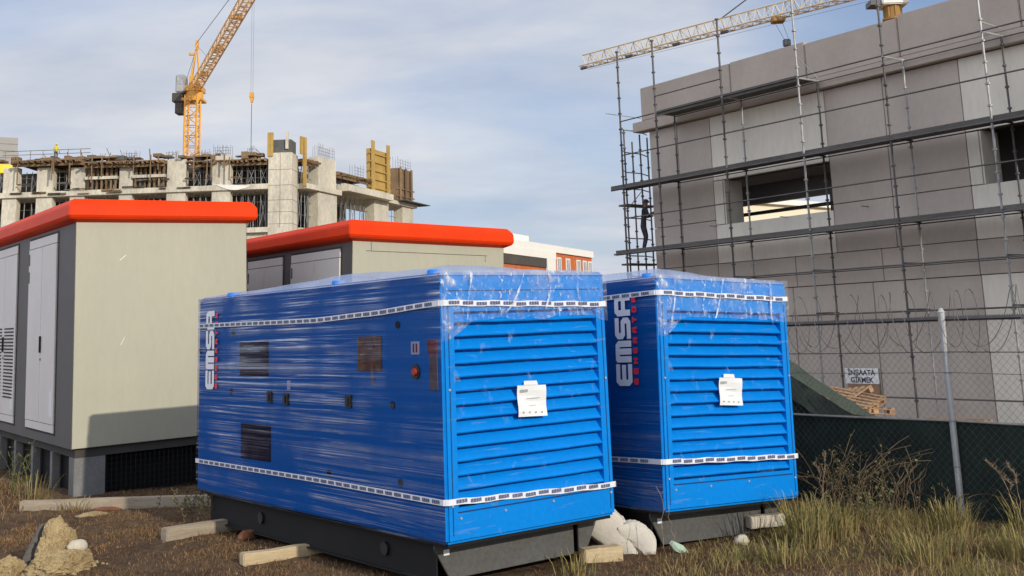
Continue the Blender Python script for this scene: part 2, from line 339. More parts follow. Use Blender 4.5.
def tape(parent, Wd, Ln, side_pts, zfl, zfr, label, ph=0.0):
    """printed packing tape: along the left side (y from far end to 0), round the corner and across the front"""
    def zs(y):
        for (ya, za), (yb, zb) in zip(side_pts[:-1], side_pts[1:]):
            if ya <= y <= yb:
                t = (y-ya)/(yb-ya); t = t*t*(3-2*t)*.5 + t*.5
                return za + (zb-za)*t
        return side_pts[-1][1]
    hw = .021; off = .019
    mb = MB(); n = 40
    pts = [(-off, Ln*(1-i/n), zs(Ln*(1-i/n))) for i in range(n)] + [(-off, .012, zs(0)), (.012, -off, zfl)]
    pts += [(.012+(Wd-.03)*i/14, -off - .002*(i % 2), zfl+(zfr-zfl)*i/14 + .004*math.sin(i*1.9)) for i in range(1, 15)] + [(Wd+.012, .0, zfr), (Wd+.014, .4, zfr-.01), (Wd+.014, Ln*.6, zfr-.02)]
    vs, fs = [], []
    for p in pts: vs += [(p[0], p[1], p[2]-hw), (p[0], p[1], p[2]+hw)]
    for i in range(len(pts)-1): fs.append((2*i, 2*i+2, 2*i+3, 2*i+1))
    mb.add(vs, fs); tp = mb.build('packing_tape', M['tape'], parent, label=label)
    ink = MB()
    y = Ln-.06-ph
    while y > .14:
        zc = zs(y); sl = (zs(y-.09)-zc)/.09
        strokes(ink, 'EMSA', .021, .026, .0245, .0078, lambda u, v, li: (-off-.0025-li*.3, y-u, zc-.013+v+sl*u)); y -= .126
    x = .05+ph*.5
    while x < Wd-.1:
        zc = zfl+(zfr-zfl)*x/Wd + .004*math.sin(x*14/Wd*1.9)
        strokes(ink, 'EMSA', .021, .026, .0245, .0078, lambda u, v, li: (x+u, -off-.0045-li*.3, zc-.013+v)); x += .126
    ink.build('tape_print', M['tape_ink'], tp)
    return tp

def generator_set(label, loc, rot, tapes, logo_y, seed, ymin):
    Wd, Ln, z0, z1 = 1.626, 4.41, .343, 2.243
    g = thing('generator_set', label, 'generator', loc, rot, 'wrapped blue generator sets')
    rx0, rx1, rz0, rz1 = .105, 1.515, .585, 1.955
    make_canopy(Wd, Ln, z0, z1, rx0, rx1, rz0, rz1, g)
    # louvre blades: pressed sheet, outer edge low
    mb = MB(); nb = 14; pit = (rz1-rz0)/nb; ns = 26
    for i in range(nb):
        zb = rz0 + i*pit; vs, fs = [], []
        for k in range(ns+1):
            x = rx0+.002+(rx1-rx0-.004)*k/ns
            dz = .0035*N3(x*2.2+i*3.1, i*1.7, seed) + .002*N3(x*7, i*2.3, seed); dy = .003*N3(x*2.8, i*1.3+5, seed)
            for (y, z) in ((.004+dy, zb+.018+dz), (.0+dy, zb+.027+dz), (.032+dy*1.5, zb+pit*.55+.008+dz), (.064, zb+pit+.004), (.070, zb+pit+.001), (.012+dy, zb+.018+dz)): vs.append((x, y, z))
        for k in range(ns):
            for q in range(6): fs.append((6*k+q, 6*k+(q+1) % 6, 6*k+6+(q+1) % 6, 6*k+6+q))
        fs += [(5, 4, 3, 2, 1, 0), tuple(6*ns+q for q in range(6))]
        mb.add(vs, fs)
    mb.build('louvre_panel', M['blue'], g)
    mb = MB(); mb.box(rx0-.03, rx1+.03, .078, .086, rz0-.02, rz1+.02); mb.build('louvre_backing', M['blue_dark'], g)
    # folded seams and screws on the front
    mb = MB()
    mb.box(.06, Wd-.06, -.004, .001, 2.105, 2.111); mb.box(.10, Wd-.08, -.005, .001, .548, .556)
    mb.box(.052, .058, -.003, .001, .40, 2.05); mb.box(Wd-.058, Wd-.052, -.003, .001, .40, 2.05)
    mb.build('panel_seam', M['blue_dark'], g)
    for x, z in ((.05, .60), (.05, 1.40), (Wd-.045, 1.40), (Wd-.05, .52), (.12, .51), (.52, .515), (.98, .525)):
        mb = MB(); mb.disc((x, -.008, z), 'y', .009, .009, 8); mb.build('screw', M['steel_lt'], g)
    # paper label
    mb = MB(); n = 6
    px0, px1, pz0, pz1 = .665, .945, 1.165, 1.395
    sh = .012*math.sin(seed*3)
    vs = []; 
    for j in range(n+1):
        for i in range(n+1):
            u, v = i/n, j/n; vs.append((px0+(px1-px0)*u + sh*v, -.014-.006*math.sin(v*7+u*2), pz0+(pz1-pz0)*v - .01*u))
    mb.add(vs, [(j*(n+1)+i, j*(n+1)+i+1, (j+1)*(n+1)+i+1, (j+1)*(n+1)+i) for j in range(n) for i in range(n)])
    mb.add([(px0+.06, -.016, pz1), (px0+.2, -.016, pz1-.006), (px0+.19, -.016, pz1+.026), (px0+.065, -.016, pz1+.03)], [(0, 1, 2, 3)])
    lab = mb.build('paper_label', M['paper'], g, label='white paper label stuck over the louvres')
    ink = MB(); lf = lambda ox, oz: (lambda u, v, li: (ox+u, -.0225-li*.3, oz+v))
    strokes(ink, 'EMSA', .016, .020, .019, .005, lf(px0+.02, pz1-.052))
    ink.box(px0+.08, px0+.21, -.0228, -.0222, pz0+.128, pz0+.131); ink.box(px0+.10, px0+.17, -.0228, -.0222, pz0+.075, pz0+.077)
    for k in range(4): ink.disc((px0+.045+k*.06, -.0228, pz0+.03-.003*k), 'y', .008, .0006, 8)
    ink.build('label_print', M['ink'], lab)
    # logo running up the side near one end
    mb = MB(); ly, lz = logo_y, 1.335; lo_ = .0165
    strokes(mb, 'EMSA', .182, .205, .196, .052, lambda u, v, li: (-lo_-li, ly+v, lz+u))
    lg = mb.build('logo_lettering', M['white_dec'], g, label='large pale EMSA lettering running up the side')
    mb = MB()
    strokes(mb, 'GENERATOR', .050, .056, .086, .016, lambda u, v, li: (-lo_-li, ly-.078+v, lz+.01+u))
    mb.build('logo_subtitle', M['red_dec'], lg, label='small red lettering beside the logo')
    # side fittings (y from front, z)
    for (ya, yb, za, zb) in ((2.80, 3.42, 1.47, 1.79), (2.75, 3.38, .72, 1.04)):
        mb = MB(); mb.box(-.003, .001, ya, yb, za, zb)
        k = za+.02
        while k < zb-.02: mb.box(-.010, -.003, ya+.02, yb-.02, k, k+.012); k += .03
        mb.build('vent_grille', M['grille'], g)
    if ymin < .1:
        mb = MB(); mb.box(-.006, .001, .83, 1.20, 1.53, 1.80); cw = mb.build('control_window', M['brownwin'], g, bevel=.002, label='brown tinted control window on the side')
        mb = MB(); mb.box(-.010, -.006, .95, 1.05, 1.70, 1.76); mb.box(-.010, -.006, .87, 1.15, 1.60, 1.612); mb.box(-.010, -.006, .87, 1.15, 1.65, 1.662); mb.build('control_dial', M['tan'], cw)
        mb = MB(); mb.box(-.006, .001, .95, .99, 1.43, 1.53); mb.build('window_handle', M['steel'], g)
        mb = MB(); mb.disc((-.012, .35, 1.53), 'x', .055, .013, 16); eb = mb.build('emergency_stop', M['rubber'], g)
        mb = MB(); mb.disc((-.032, .345, 1.53), 'x', .026, .02, 12); mb.build('button', M['redbtn'], eb)
        mb = MB(); mb.box(-.004, .001, .30, .41, 1.655, 1.75); ws = mb.build('warning_sticker', M['white_dec'], g)
        mb = MB(); mb.box(-.0055, -.004, .325, .345, 1.67, 1.735); mb.box(-.0055, -.004, .365, .385, 1.67, 1.735); mb.build('sticker_mark', M['redbtn'], ws)
        mb = MB(); mb.box(-.004, .001, .07, .17, 1.40, 1.66); mb.build('document_pouch', M['tan'], g)
        mb = MB(); mb.box(-.005, .001, .07, .19, 1.665, 1.76); mb.build('red_tag', M['redbtn'], g)
    for (y, z) in ((2.76, 1.29), (2.44, 1.28), (1.34, 1.29)):
        mb = MB(); mb.box(-.018, .001, y-.05, y+.05, z-.05, z+.05); mb.box(-.026, -.018, y-.012, y+.012, z-.035, z+.035); mb.build('door_latch', M['rubber'], g, bevel=.004)
    mb = MB(); mb.box(-.004, .001, 2.37, 2.43, 1.36, 1.44); mb.build('warning_sticker', M['white_dec'], g)
    for (y, z) in ((.59, 1.88), (3.57, 1.88), (1.68, .71), (.59, .72), (.68, 1.28), (3.6, 1.32), (4.35, 1.72)):
        if y < ymin: continue
        mb = MB(); mb.disc((-.01, y, z), 'x', .028, .011, 8); mb.build('door_hinge', M['rubber'], g)
    for y in (3.68, 1.58, .14):
        mb = MB(); mb.disc((.045, y, z1-.03), 'z', .06, .035+.022, 10); mb.box(-.004, .07, y-.06, y+.06, z1-.055, z1-.01); mb.build('lifting_cap', M['cap'], g, bevel=.006)
    # skid base
    sb = .25
    mb = MB()
    mb.prism([(.06, .315), (.06, .275), (.19, .055), (1.385, .055), (1.385, .30), (.16, .30), (.15, .315)], 'y', sb, sb+.02)
    sk = mb.build('skid_base', M['skid'], g, bevel=.003)
    mb = MB(); mb.prism([(1.425, .325), (1.425, .06), (1.455, .05), (1.50, .05), (1.625, .27), (1.625, .325)], 'y', sb-.01, sb+.012)
    mb.build('skid_foot', M['skid'], g, bevel=.003)
    mb = MB()
    for x in (.085, 1.50):
        mb.box(x, x+.012, sb+.022, Ln-.15, .05, .315); mb.box(x-.03, x+.045, sb+.03, Ln-.15, .05, .062); mb.box(x-.03, x+.045, sb+.03, Ln-.15, .303, .315)
    for y in (1.3, 2.4, 3.5): mb.box(.1, 1.5, y, y+.08, .08, .28)
    mb.box(.03, Wd-.03, .04, Ln-.05, .317, .338)
    mb.build('skid_beam', M['black'], g)
    for y in (.95, 3.1):
        mb = MB(); mb.disc((.062, y, .20), 'x', .05, .02, 14); mb.build('lifting_lug', M['rubber'], g)
    mb = MB(); mb.box(.135, .185, sb-.004, sb-.001, .225, .265); mb.build('skid_tag', M['paper'], sk)
    # transparent stretch film
    rnd = random.Random(seed)
    sheet('stretch_film', 40, 60, lambda u, v: (-.011-.004*N3(u*4+seed, v*22), Ln*u, z0-.005 + (z1-z0+.0)*v + .004*N3(u*7, v*3, seed)), M['film_side'], g, 'stretch film, tinted to deepen the shade, wound round the left side')
    def top(u, v):
        x = -.02 + (Wd+.04)*u; y = -.02 + (Ln+.02)*v
        e = min(u, 1-u)*2*Wd; e2 = min(v, 1-v)*2*Ln
        d = min(1, e/.3)*min(1, e2/.3)
        z = z1+.008 + d*(.012+.055*sstep(.75, .0, u)*sstep(.9, .1, abs(v-.2)) + .03*N3(x*1.5, y*1.0, seed) + .008*N3(x*6, y*4, seed))
        if min(e, e2) < .02: z -= .03
        return (x, y, z)
    sheet('stretch_film', 36, 70, top, M['film_top'], g, 'loose clear film puffed up over the roof')
    def front(u, v):
        x = -.012 + (Wd+.02)*u
        lo = 1.905 - .16*sstep(.22, 0, u) - .05*abs(N3(u*6+seed, 3)) - .05*sstep(.9, .97, u)*(1 if seed % 2 == 0 else .3)
        z = lo + (z1+.012-lo)*v
        y = -.010 - .010*abs(N3(u*16+.5*v, v*2.0, seed)) - .005*abs(N3(u*40, v*6, seed))
        return (x, y, z)
    sheet('stretch_film', 60, 50, lambda u, v: (.03+(Wd-.06)*u, -.0085-.002*abs(N3(u*9, v*5, seed)), .36+1.5*v), M['film_louvre'], g, 'thin clear film stretched over the louvres')
    for k, (fx, fs, fl) in enumerate(((.10, -.03, .17), (.47, -.17, .10), (.63, -.05, .05), (.82, .02, .13))):
        rr = random.Random(seed*31+k); x = Wd*(fx+rr.uniform(-.06, .06)); zt = z1-.005; zb = 2.02-fl*rr.uniform(.6, 1.3); sl = fs*rr.uniform(.5, 1.2); wv = rr.uniform(0, 6)
        fb_ = MB(); vs = []; n = 14
        for q in range(n+1):
            t = q/n; xx = x+sl*t*t+.012*math.sin(wv+t*5); zz = zt+(zb-zt)*t; hw = .011*abs(math.sin(2.2*t+wv))*rr.uniform(.4, 1.3)+.0015
            vs += [(xx-hw, -.027, zz), (xx, -.037, zz), (xx+hw, -.027, zz)]
        fb_.add(vs, [(3*q, 3*q+1, 3*q+4, 3*q+3) for q in range(n)] + [(3*q+1, 3*q+2, 3*q+5, 3*q+4) for q in range(n)])
        fb_.build('film_fold', M['film_fold'], g)
    sheet('stretch_film', 90, 24, front, M['film_front'], g, 'crumpled clear film folded over the top of the louvred end')
    for (sp, a, b, tl, ph) in tapes: tape(g, Wd, Ln, sp, a, b, tl, ph)
    return g

generator_set('front blue generator set in clear film, its whole long side with brown window in view', (-.542, 8.104, 0), (0, R(-.5), R(38.55)),
    [([(0, 2.02), (1.0, 1.975), (1.9, 1.95), (4.41, 1.965)], 2.02, 1.985, 'upper band of white printed packing tape', 0),
     ([(0, .63), (1.9, .64), (4.41, .63)], .63, .575, 'lower band of white printed packing tape', .04)], 3.985, 2, 0)
generator_set('farther blue generator set at right, large EMSA lettering beside its louvred end', (1.13, 9.27, -.01), (R(-.9), R(2.0), R(35.87)),
    [([(0, 2.10), (2.2, 2.06), (4.41, 2.1)], 2.10, 2.085, 'upper band of white printed packing tape', .02),
     ([(0, .735), (2.2, .70), (4.41, .73)], .735, .70, 'lower band of white printed packing tape', .06)], .325, 5, 1.0)

# ------------------------------------------------------------------ transformer kiosks
def ringbox(rings, x0, x1, y0, y1):
    vs, fs = [], []
    for o, z in rings: vs += [(x0-o, y0-o, z), (x1+o, y0-o, z), (x1+o, y1+o, z), (x0-o, y1+o, z)]
    for k in range(len(rings)-1):
        for i in range(4): fs.append((4*k+i, 4*k+(i+1) % 4, 4*k+4+(i+1) % 4, 4*k+4+i))
    n = 4*(len(rings)-1); fs += [(3, 2, 1, 0), (n, n+1, n+2, n+3)]
    return vs, fs
def kiosk(label, loc, rot, Wd, Ln, zb, zt, doors, seam):
    k = thing('transformer_kiosk', label, 'kiosk', loc, rot, 'grey kiosks with orange roofs')
    mb = MB(); mb.box(0, .012, .004, Ln, zb, zt); mb.box(Wd-.012, Wd, .004, Ln, zb, zt); mb.box(.012, Wd-.012, Ln-.02, Ln, zb, zt); mb.box(.012, Wd-.012, .02, Ln-.02, zb, zb+.05)
    mb.build('side_wall', M['shed_dark'], k)
    mb = MB(); mb.box(.003, Wd-.003, 0, .016, zb+.004, zt+.02); mb.build('end_wall', M['beige'], k, bevel=.004, label='plain beige end wall in the sun')
    if not seam:
        mb = MB(); mb.add([(.545, -.002, 2.865), (.56, -.002, 2.86), (.635, -.002, 2.925), (.628, -.002, 2.935)], [(0, 1, 2, 3)]); mb.build('scuff_mark', M['facwhite'], k)
        mb = MB(); mb.add([(.575, -.002, 1.79), (.585, -.002, 1.785), (.63, -.002, 1.88), (.626, -.002, 1.888)], [(0, 1, 2, 3)]); mb.build('scuff_mark', M['facwhite'], k)
    if seam:
        mb = MB(); mb.box(.22, 2.34, -.003, 0, zt-.128, zt-.121); mb.box(.30, .306, -.003, 0, zt-.12, zt-.0); mb.box(2.30, 2.306, -.003, 0, zt-.22, zt-.13); mb.build('wall_seam', M['facdark'], k)
    vs, fs = ringbox([(-.01, zt), (.10, zt+.05), (.12, zt+.09), (.115, zt+.22), (.05, zt+.30), (-.6, zt+.34)], 0, Wd, 0, Ln)
    mb = MB(); mb.add(vs, fs); mb.build('roof', M['orange'], k, bevel=.012)
    for (ya, yb, dz0, dz1, vent) in doors:
        mb = MB(); mb.box(-.006, .001, ya-.03, yb+.03, dz0-.03, dz1+.03); fr = mb.build('door_frame', M['facdark'], k)
        ym = (ya+yb)/2
        mb = MB(); mb.box(-.022, -.006, ya, yb, dz1-.12, dz1); mb.build('door_rail', M['door'], k, bevel=.003)
        mb = MB(); mb.box(-.022, -.006, ya, yb, dz0, dz0+.10); mb.build('door_rail', M['door'], k, bevel=.003)
        for s, (a, b) in enumerate(((ya, ym-.004), (ym+.004, yb))):
            mb = MB(); mb.box(-.026, -.006, a, b, dz0+.108, dz1-.128); d = mb.build('door', M['door'], k, bevel=.003)
            if vent:
                mb = MB(); z = dz0+.35
                while z < dz0+1.4: mb.box(-.032, -.026, a+.09, b-.09, z, z+.022); z += .05
                mb.build('door_louvre', M['facdark'], d)
            if s == 0:
                mb = MB(); mb.box(-.05, -.026, b-.05, b-.01, dz0+1.02, dz0+1.24); mb.disc((-.034, b-.03, dz0+.93), 'x', .02, .008, 10); mb.build('door_handle', M['rubber'], d, bevel=.004)
                mb = MB(); mb.box(-.028, -.026, a+.08, a+.2, dz0+.2, dz0+.52); mb.build('door_sticker', M['paper'], d)
            else:
                for zz in (dz1-.35, dz1-.6):
                    mb = MB(); mb.box(-.034, -.026, b-.06, b-.03, zz, zz+.16); mb.build('door_hinge', M['shed_dark'], d)
    # plinth: corner piers and posts with dark openings, mesh on the end
    mb = MB(); i = .05
    mb.box(i+.006, Wd-i-.006, i+.006, Ln-i, zb-.11, zb-.002); mb_pl = mb.build('plinth', M['facdark'], k)
    pl = mb_pl
    for y0 in np.arange(.06, Ln-.2, 1.05):
        wd_ = .24 if y0 < .1 else .12
        mb = MB(); mb.box(i, .43 if y0 < .1 else i+.1, y0, y0+wd_, -.25, zb-.112); mb.build('pier', M['plinth'], pl, bevel=.006)
        mb = MB(); mb.box(Wd-.43 if y0 < .1 else Wd-i-.1, Wd-i, y0, y0+wd_, -.25, zb-.112); mb.build('pier', M['plinth'], pl, bevel=.006)
    mb = MB(); mb.box(i+.13, Wd-i-.13, .26, Ln-.2, -.25, zb-.12); mb.build('plinth_void', M['black'], pl)
    mb = MB()
    for x in np.arange(.45, Wd-.45, .06): mb.box(x, x+.012, .09, .1, -.2, zb-.115)
    for z in np.arange(-.1, zb-.13, .07): mb.box(.43, Wd-.43, .1, .108, z, z+.012)
    mb.build('vent_grating', M['black'], pl)
    return k
kiosk('beige and grey kiosk with orange roof and pale doors at the left edge', (-5.53, 13.99, .0), (R(.6), R(-1.5), R(36.2)), 2.28, 5.4, .556, 3.345,
    [(.83, 2.36, .70, 3.28, False), (3.12, 4.70, .70, 3.28, True)], False)
kiosk('beige and grey kiosk with orange roof, half hidden behind the front generator', (-2.34, 15.4, 0), (R(.4), R(.9), R(38.0)), 2.66, 5.2, .5, 3.13,
    [(.32, 1.84, .65, 3.05, False), (2.14, 3.4, .65, 3.05, False)], True)

# ------------------------------------------------------------------ precast building on the right
FB = (26.6, 27.6, -1.05)
fb = thing('precast_building', 'brown and pale grey precast building shell with open window holes behind the scaffolding', 'building', G(*FB), (0, 0, TH))
def FM(): return MB(off=FB)
def panel(l0, l1, z0, z1, m, w0=26.6, lab=None):
    mb = FM(); g = .011; mb.box(w0, w0+.16, l0+g, l1-g, z0+g, z1-g); return mb.build('wall_panel', m, fb, bevel=.006, label=lab)
LEND, LNEAR = 27.35, 6.0
br, wh, gy = M['facbrown'], M['facwhite'], M['facgrey']
# upper storey
for (a, b) in ((26.0, LEND), (24.5, 26.0)):
    panel(a, b, 5.2, 8.6, br); panel(a, b, 3.8, 5.2, br)
panel(19.9, 24.5, 6.47, 8.6, wh); panel(19.9, 24.5, 3.8, 5.04, wh); panel(24.1, 24.5, 5.04, 6.47, wh)
panel(17.9, 19.9, 5.2, 8.6, br); panel(15.55, 17.9, 5.2, 8.6, br); panel(17.9, 19.9, 3.8, 5.2, br); panel(15.55, 17.9, 3.8, 5.2, br)
panel(10.4, 15.55, 6.62, 8.6, wh); panel(10.4, 15.55, 3.8, 5.2, wh); panel(15.2, 15.55, 5.2, 6.62, wh); panel(10.4, 11.0, 5.2, 6.62, wh)
panel(LNEAR, 10.4, 3.8, 8.6, br)
# band between the storeys, lower storey
for (a, b) in ((24.5, LEND), (21.4, 24.5), (18.4, 21.4), (15.55, 18.4), (LNEAR, 15.55)): panel(a, b, 2.9, 3.8, br, 26.57)
for (a, b) in ((26.0, LEND), (23.9, 26.0), (21.6, 23.9), (18.8, 21.6), (15.55, 18.8)): panel(a, b, -1.0, 2.9, br)
panel(11.2, 15.55, -1.0, 2.9, wh); panel(LNEAR, 11.2, -1.0, 2.9, wh)
# parapet and eave
for (a, b, t) in ((23.3, 27.5, 10.15), (20.3, 23.3, 10.17), (17.1, 20.3, 10.10), (13.6, 17.1, 10.18), (10.2, 13.6, 10.18), (LNEAR, 10.2, 10.15)):
    mb = FM(); mb.box(26.40, 26.60, a+.012, b-.012, 8.98, t); mb.build('parapet', gy, fb, bevel=.02)
mb = FM(); mb.box(26.34, 26.8, LNEAR, 27.9, 8.62, 8.96); mb.build('eave', gy, fb, bevel=.015)
# backing wall with the two window holes, roof, floors, far walls
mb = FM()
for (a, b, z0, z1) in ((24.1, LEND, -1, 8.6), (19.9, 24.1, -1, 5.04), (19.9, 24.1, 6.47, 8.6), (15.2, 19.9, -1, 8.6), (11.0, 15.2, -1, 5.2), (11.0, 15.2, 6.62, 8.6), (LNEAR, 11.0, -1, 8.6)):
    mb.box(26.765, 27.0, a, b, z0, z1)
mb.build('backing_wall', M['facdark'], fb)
mb = FM(); mb.box(27.0, 30.6, LNEAR, LEND, 8.5, 8.95); mb.box(27.0, 30.6, LNEAR, LEND, 3.3, 3.6); mb.box(27.0, 30.4, 19.2, 27.2, 6.75, 6.95); mb.build('floor_slab', M['interior'], fb)
mb = FM(); mb.box(30.6, 30.85, LNEAR, 23.0, -1, 8.95); mb.box(30.6, 30.85, 27.1, LEND, -1, 8.95); mb.box(30.6, 30.85, 23.0, 27.1, -1, 4.9); mb.box(30.6, 30.85, 23.0, 27.1, 6.1, 8.95); mb.box(27.0, 30.6, 19.0, 19.2, 3.6, 8.5)
mb.box(27, 30.6, LNEAR, LNEAR+.2, -1, 8.5); mb.box(27, 30.6, LEND-.2, LEND, -1, 8.5); mb.box(27.0, 27.5, 24.11, 24.4, 3.6, 8.5)
mb.build('inner_wall', M['interior'], fb)
mb = FM(); mb.box(26.63, 27.45, 24.05, 24.095, 5.045, 6.465); mb.build('window_reveal', wh, fb)
mb = FM(); mb.box(26.63, 27.45, 15.15, 15.195, 5.205, 6.615); mb.build('window_reveal', wh, fb)
mb = FM(); mb.box(29.3, 29.5, 19.5, 27.1, 5.56, 5.66); mb.build('inner_beam', M['soffit'], fb)
nb_ = thing('neighbour_house', 'cream rendered house glimpsed through the window hole of the precast building', 'house', G(53, 41.5, -1), (0, 0, TH))
mb = MB(off=(53, 41.5, -1)); mb.box(45.3, 62, 40, 43, -1, 8.4); w_ = mb.build('wall', M['cream'], nb_)
mb = MB(off=(53, 41.5, -1)); mb.box(45.2, 62.3, 39.7, 43.1, 8.4, 8.7); mb.build('roof', M['sitewhite'], nb_)
# sign on the wall
sg = thing('site_sign', 'white site sign with dark lettering on the brown wall above the stacked pallets', 'sign', G(26.55, 19.4, .05), (0, 0, TH))
mb = MB(); mb.box(-.03, 0, -.56, .54, .08, .50); sbrd = mb.build('sign_board', M['signwhite'], sg, bevel=.004)
mb = MB(); mb.box(-.03, 0, -.56, .46, -.36, .07); mb.build('sign_backing', M['signwood'], sg)
text_mesh('İNŞAATA', .20, 'sign_text', M['ink_dark'], sbrd, (-.034, -.01, .315), (R(90), 0, R(-90)))
text_mesh('GİRMEK', .20, 'sign_text', M['ink_dark'], sbrd, (-.034, -.01, .115), (R(90), 0, R(-90)))

# ------------------------------------------------------------------ scaffolding
SO = (25.4, 27.5, -1.05)
sc = thing('scaffolding', 'steel tube scaffolding with plank decks along the face of the precast building', 'scaffolding', G(*SO), (0, 0, TH))
def SM(): return MB(off=SO)
FL = [27.5, 25.75, 22.8, 19.85, 16.98, 14.12, 11.3, 8.4]
def pole(w, l, z0, z1, m, r=.033):
    mb = SM(); zz = z0; mb.bar((w, l, z0), (w, l, z1), r, 6)
    zz = z0 + .25
    while zz < z1: mb.bar((w, l, zz-.022), (w, l, zz+.022), r*2.0, 6); zz += .55
    mb.build('pole', m, sc)
for i, l in enumerate(FL):
    pole(25.4, l, -1.0, 11.38 if i < 6 else 10.6, M['steel_dk'] if i in (0, 1, 2, 4) else M['steel'])
    if i: pole(26.22, l-.05, -1.0, 8.86, M['steel_dk'] if i % 2 else M['steel'], .030)
def ledger(z, la, lb, w=25.4, r=.022, m='steel_dk'):
    mb = SM(); mb.bar((w-.03, la, z), (w-.03, lb, z-.02), r, 5); mb.build('ledger', M[m], sc)
mb = SM(); mb.bar((25.37, 25.75, 9.42), (25.37, 22.8, 9.41), .02, 5); mb.build('ledger', M['steel_dk'], sc)
for z, la in ((8.86, 27.5), (7.68, 27.5), (5.52, 27.5), (3.25, 22.8), (2.06, 24), (-.12, 24)): ledger(z, la, 7.5)
for z in (6.55, 4.34): ledger(z, 28.1, 7.5, r=.03)
for z in (8.8, 6.55, 4.34, 3.25, 2.06):
    ledger(z, 25.7, 7.5, 26.25, .018)
    for l in FL[1:]:
        mb = SM(); mb.bar((25.35, l-.02, z+.03), (26.3, l-.06, z+.03), .024, 5); mb.build('transom', M['steel_lt' if z > 8 else 'steel_dk'], sc)
def deck(z, la, lb):
    mb = SM()
    for k in range(3): mb.box(25.45+k*.265, 25.70+k*.265, lb, la, z, z+.05)
    mb.box(25.405, 25.43, lb, la, z-.08, z+.09)
    mb.build('platform', M['plank'], sc)
deck(8.83, 25.7, 19.9); deck(6.60, 28.15, 7.5); deck(4.38, 28.05, 7.5)
# return round the far corner
for (w, l, z1) in ((25.95, 27.95, 8.7), (26.7, 27.95, 8.6), (27.4, 28.3, 8.6), (27.5, 29.2, 8.6)):
    pole(w, l, -1.0, z1, M['steel_dk'], .030)
for z in (8.7, 7.9, 7.2, 6.62, 5.6, 4.9, 4.3, 3.6):
    mb = SM(); mb.bar((25.4, 27.5, z), (25.95, 27.95, z), .016, 5); mb.bar((25.95, 27.95, z), (26.7, 27.95, z), .022, 5); mb.bar((26.7, 27.95, z), (27.4, 28.3, z), .022, 5); mb.build('ledger', M['steel'], sc)
for z in (6.05, 4.0):
    mb = SM(); mb.box(26.0, 27.4, 28.02, 28.45, z, z+.06); mb.build('platform', M['plank'], sc)
mb = SM(); mb.bar((25.95, 27.95, 5.9), (26.7, 27.95, 6.6), .016, 5); mb.build('brace', M['steel'], sc)
mb = SM(); mb.bar((25.1, 27.9, 9.2), (26.3, 27.4, 9.05), .012, 5); mb.build('wall_tie', M['steel'], sc)
mb = SM(); mb.bar((25.4, 19.85, 9.5), (26.3, 19.8, 8.9), .014, 5); mb.bar((25.4, 14.12, 9.1), (26.3, 14.1, 9.05), .02, 5); mb.build('wall_tie', M['steel_lt'], sc)
for l in np.arange(18.7, 27, 2.9):
    mb = SM(); mb.box(26.28, 26.60, l, l+.02, 5.0, 5.02); mb.build('wall_tie', M['steel_dk'], sc)

# ------------------------------------------------------------------ people
def person(label, loc, rz, joints, cloth, legs, hat, sc_=1.0):
    """one continuous skinned body; joints: dict name -> (pos, radius, parent)"""
    names = list(joints); idx = {n: i for i, n in enumerate(names)}
    me = bpy.data.meshes.new('person')
    me.from_pydata([joints[n][0] for n in names], [(idx[n], idx[joints[n][2]]) for n in names if joints[n][2]], [])
    o = bpy.data.objects.new('person_tmp', me); C.objects.link(o)
    sk = o.modifiers.new('skin', 'SKIN'); sk.use_smooth_shade = True
    sv = me.skin_vertices[0].data
    for n in names:
        r = joints[n][1]; sv[idx[n]].radius = r if isinstance(r, tuple) else (r, r)
        sv[idx[n]].use_root = (n == 'pelvis')
    ss = o.modifiers.new('sub', 'SUBSURF'); ss.levels = 1; ss.render_levels = 1
    dg = bpy.context.evaluated_depsgraph_get(); m2 = bpy.data.meshes.new_from_object(o.evaluated_get(dg))
    bpy.data.objects.remove(o)
    m2.materials.clear()
    for mm in (cloth, legs, M['skin'], M['rubber']): m2.materials.append(mm)
    hx = Vector(joints['head'][0]); pz = joints['pelvis'][0][2]
    hands = [Vector(joints[n][0]) for n in names if n.startswith('hand')]
    for p in m2.polygons:
        c = p.center; p.use_smooth = True
        if (c-hx).length < .17 and c.z > joints['neck'][0][2]: p.material_index = 2
        elif any((c-h).length < .09 for h in hands): p.material_index = 2
        elif c.z < .1: p.material_index = 3
        elif c.z < pz+.03: p.material_index = 1
        else: p.material_index = 0
    b = link('person', m2); tag(b, label, 'person'); b.location = loc; b.rotation_euler = (0, 0, rz); b.scale = (sc_,)*3
    # helmet with brim
    bm = bmesh.new(); bmesh.ops.create_uvsphere(bm, u_segments=14, v_segments=8, radius=.125)
    bmesh.ops.delete(bm, geom=[v for v in bm.verts if v.co.z < -.005], context='VERTS')
    for v in bm.verts:
        v.co.x *= .92
        if v.co.z < .02: v.co.x *= 1.12; v.co.y *= 1.2 if v.co.y > 0 else 1.08
    hm = bpy.data.meshes.new('helmet'); bm.to_mesh(hm); bm.free(); hm.materials.append(hat)
    for p in hm.polygons: p.use_smooth = True
    h = link('helmet', hm, b); h.location = hx + Vector((0, .0, .045))
    return b
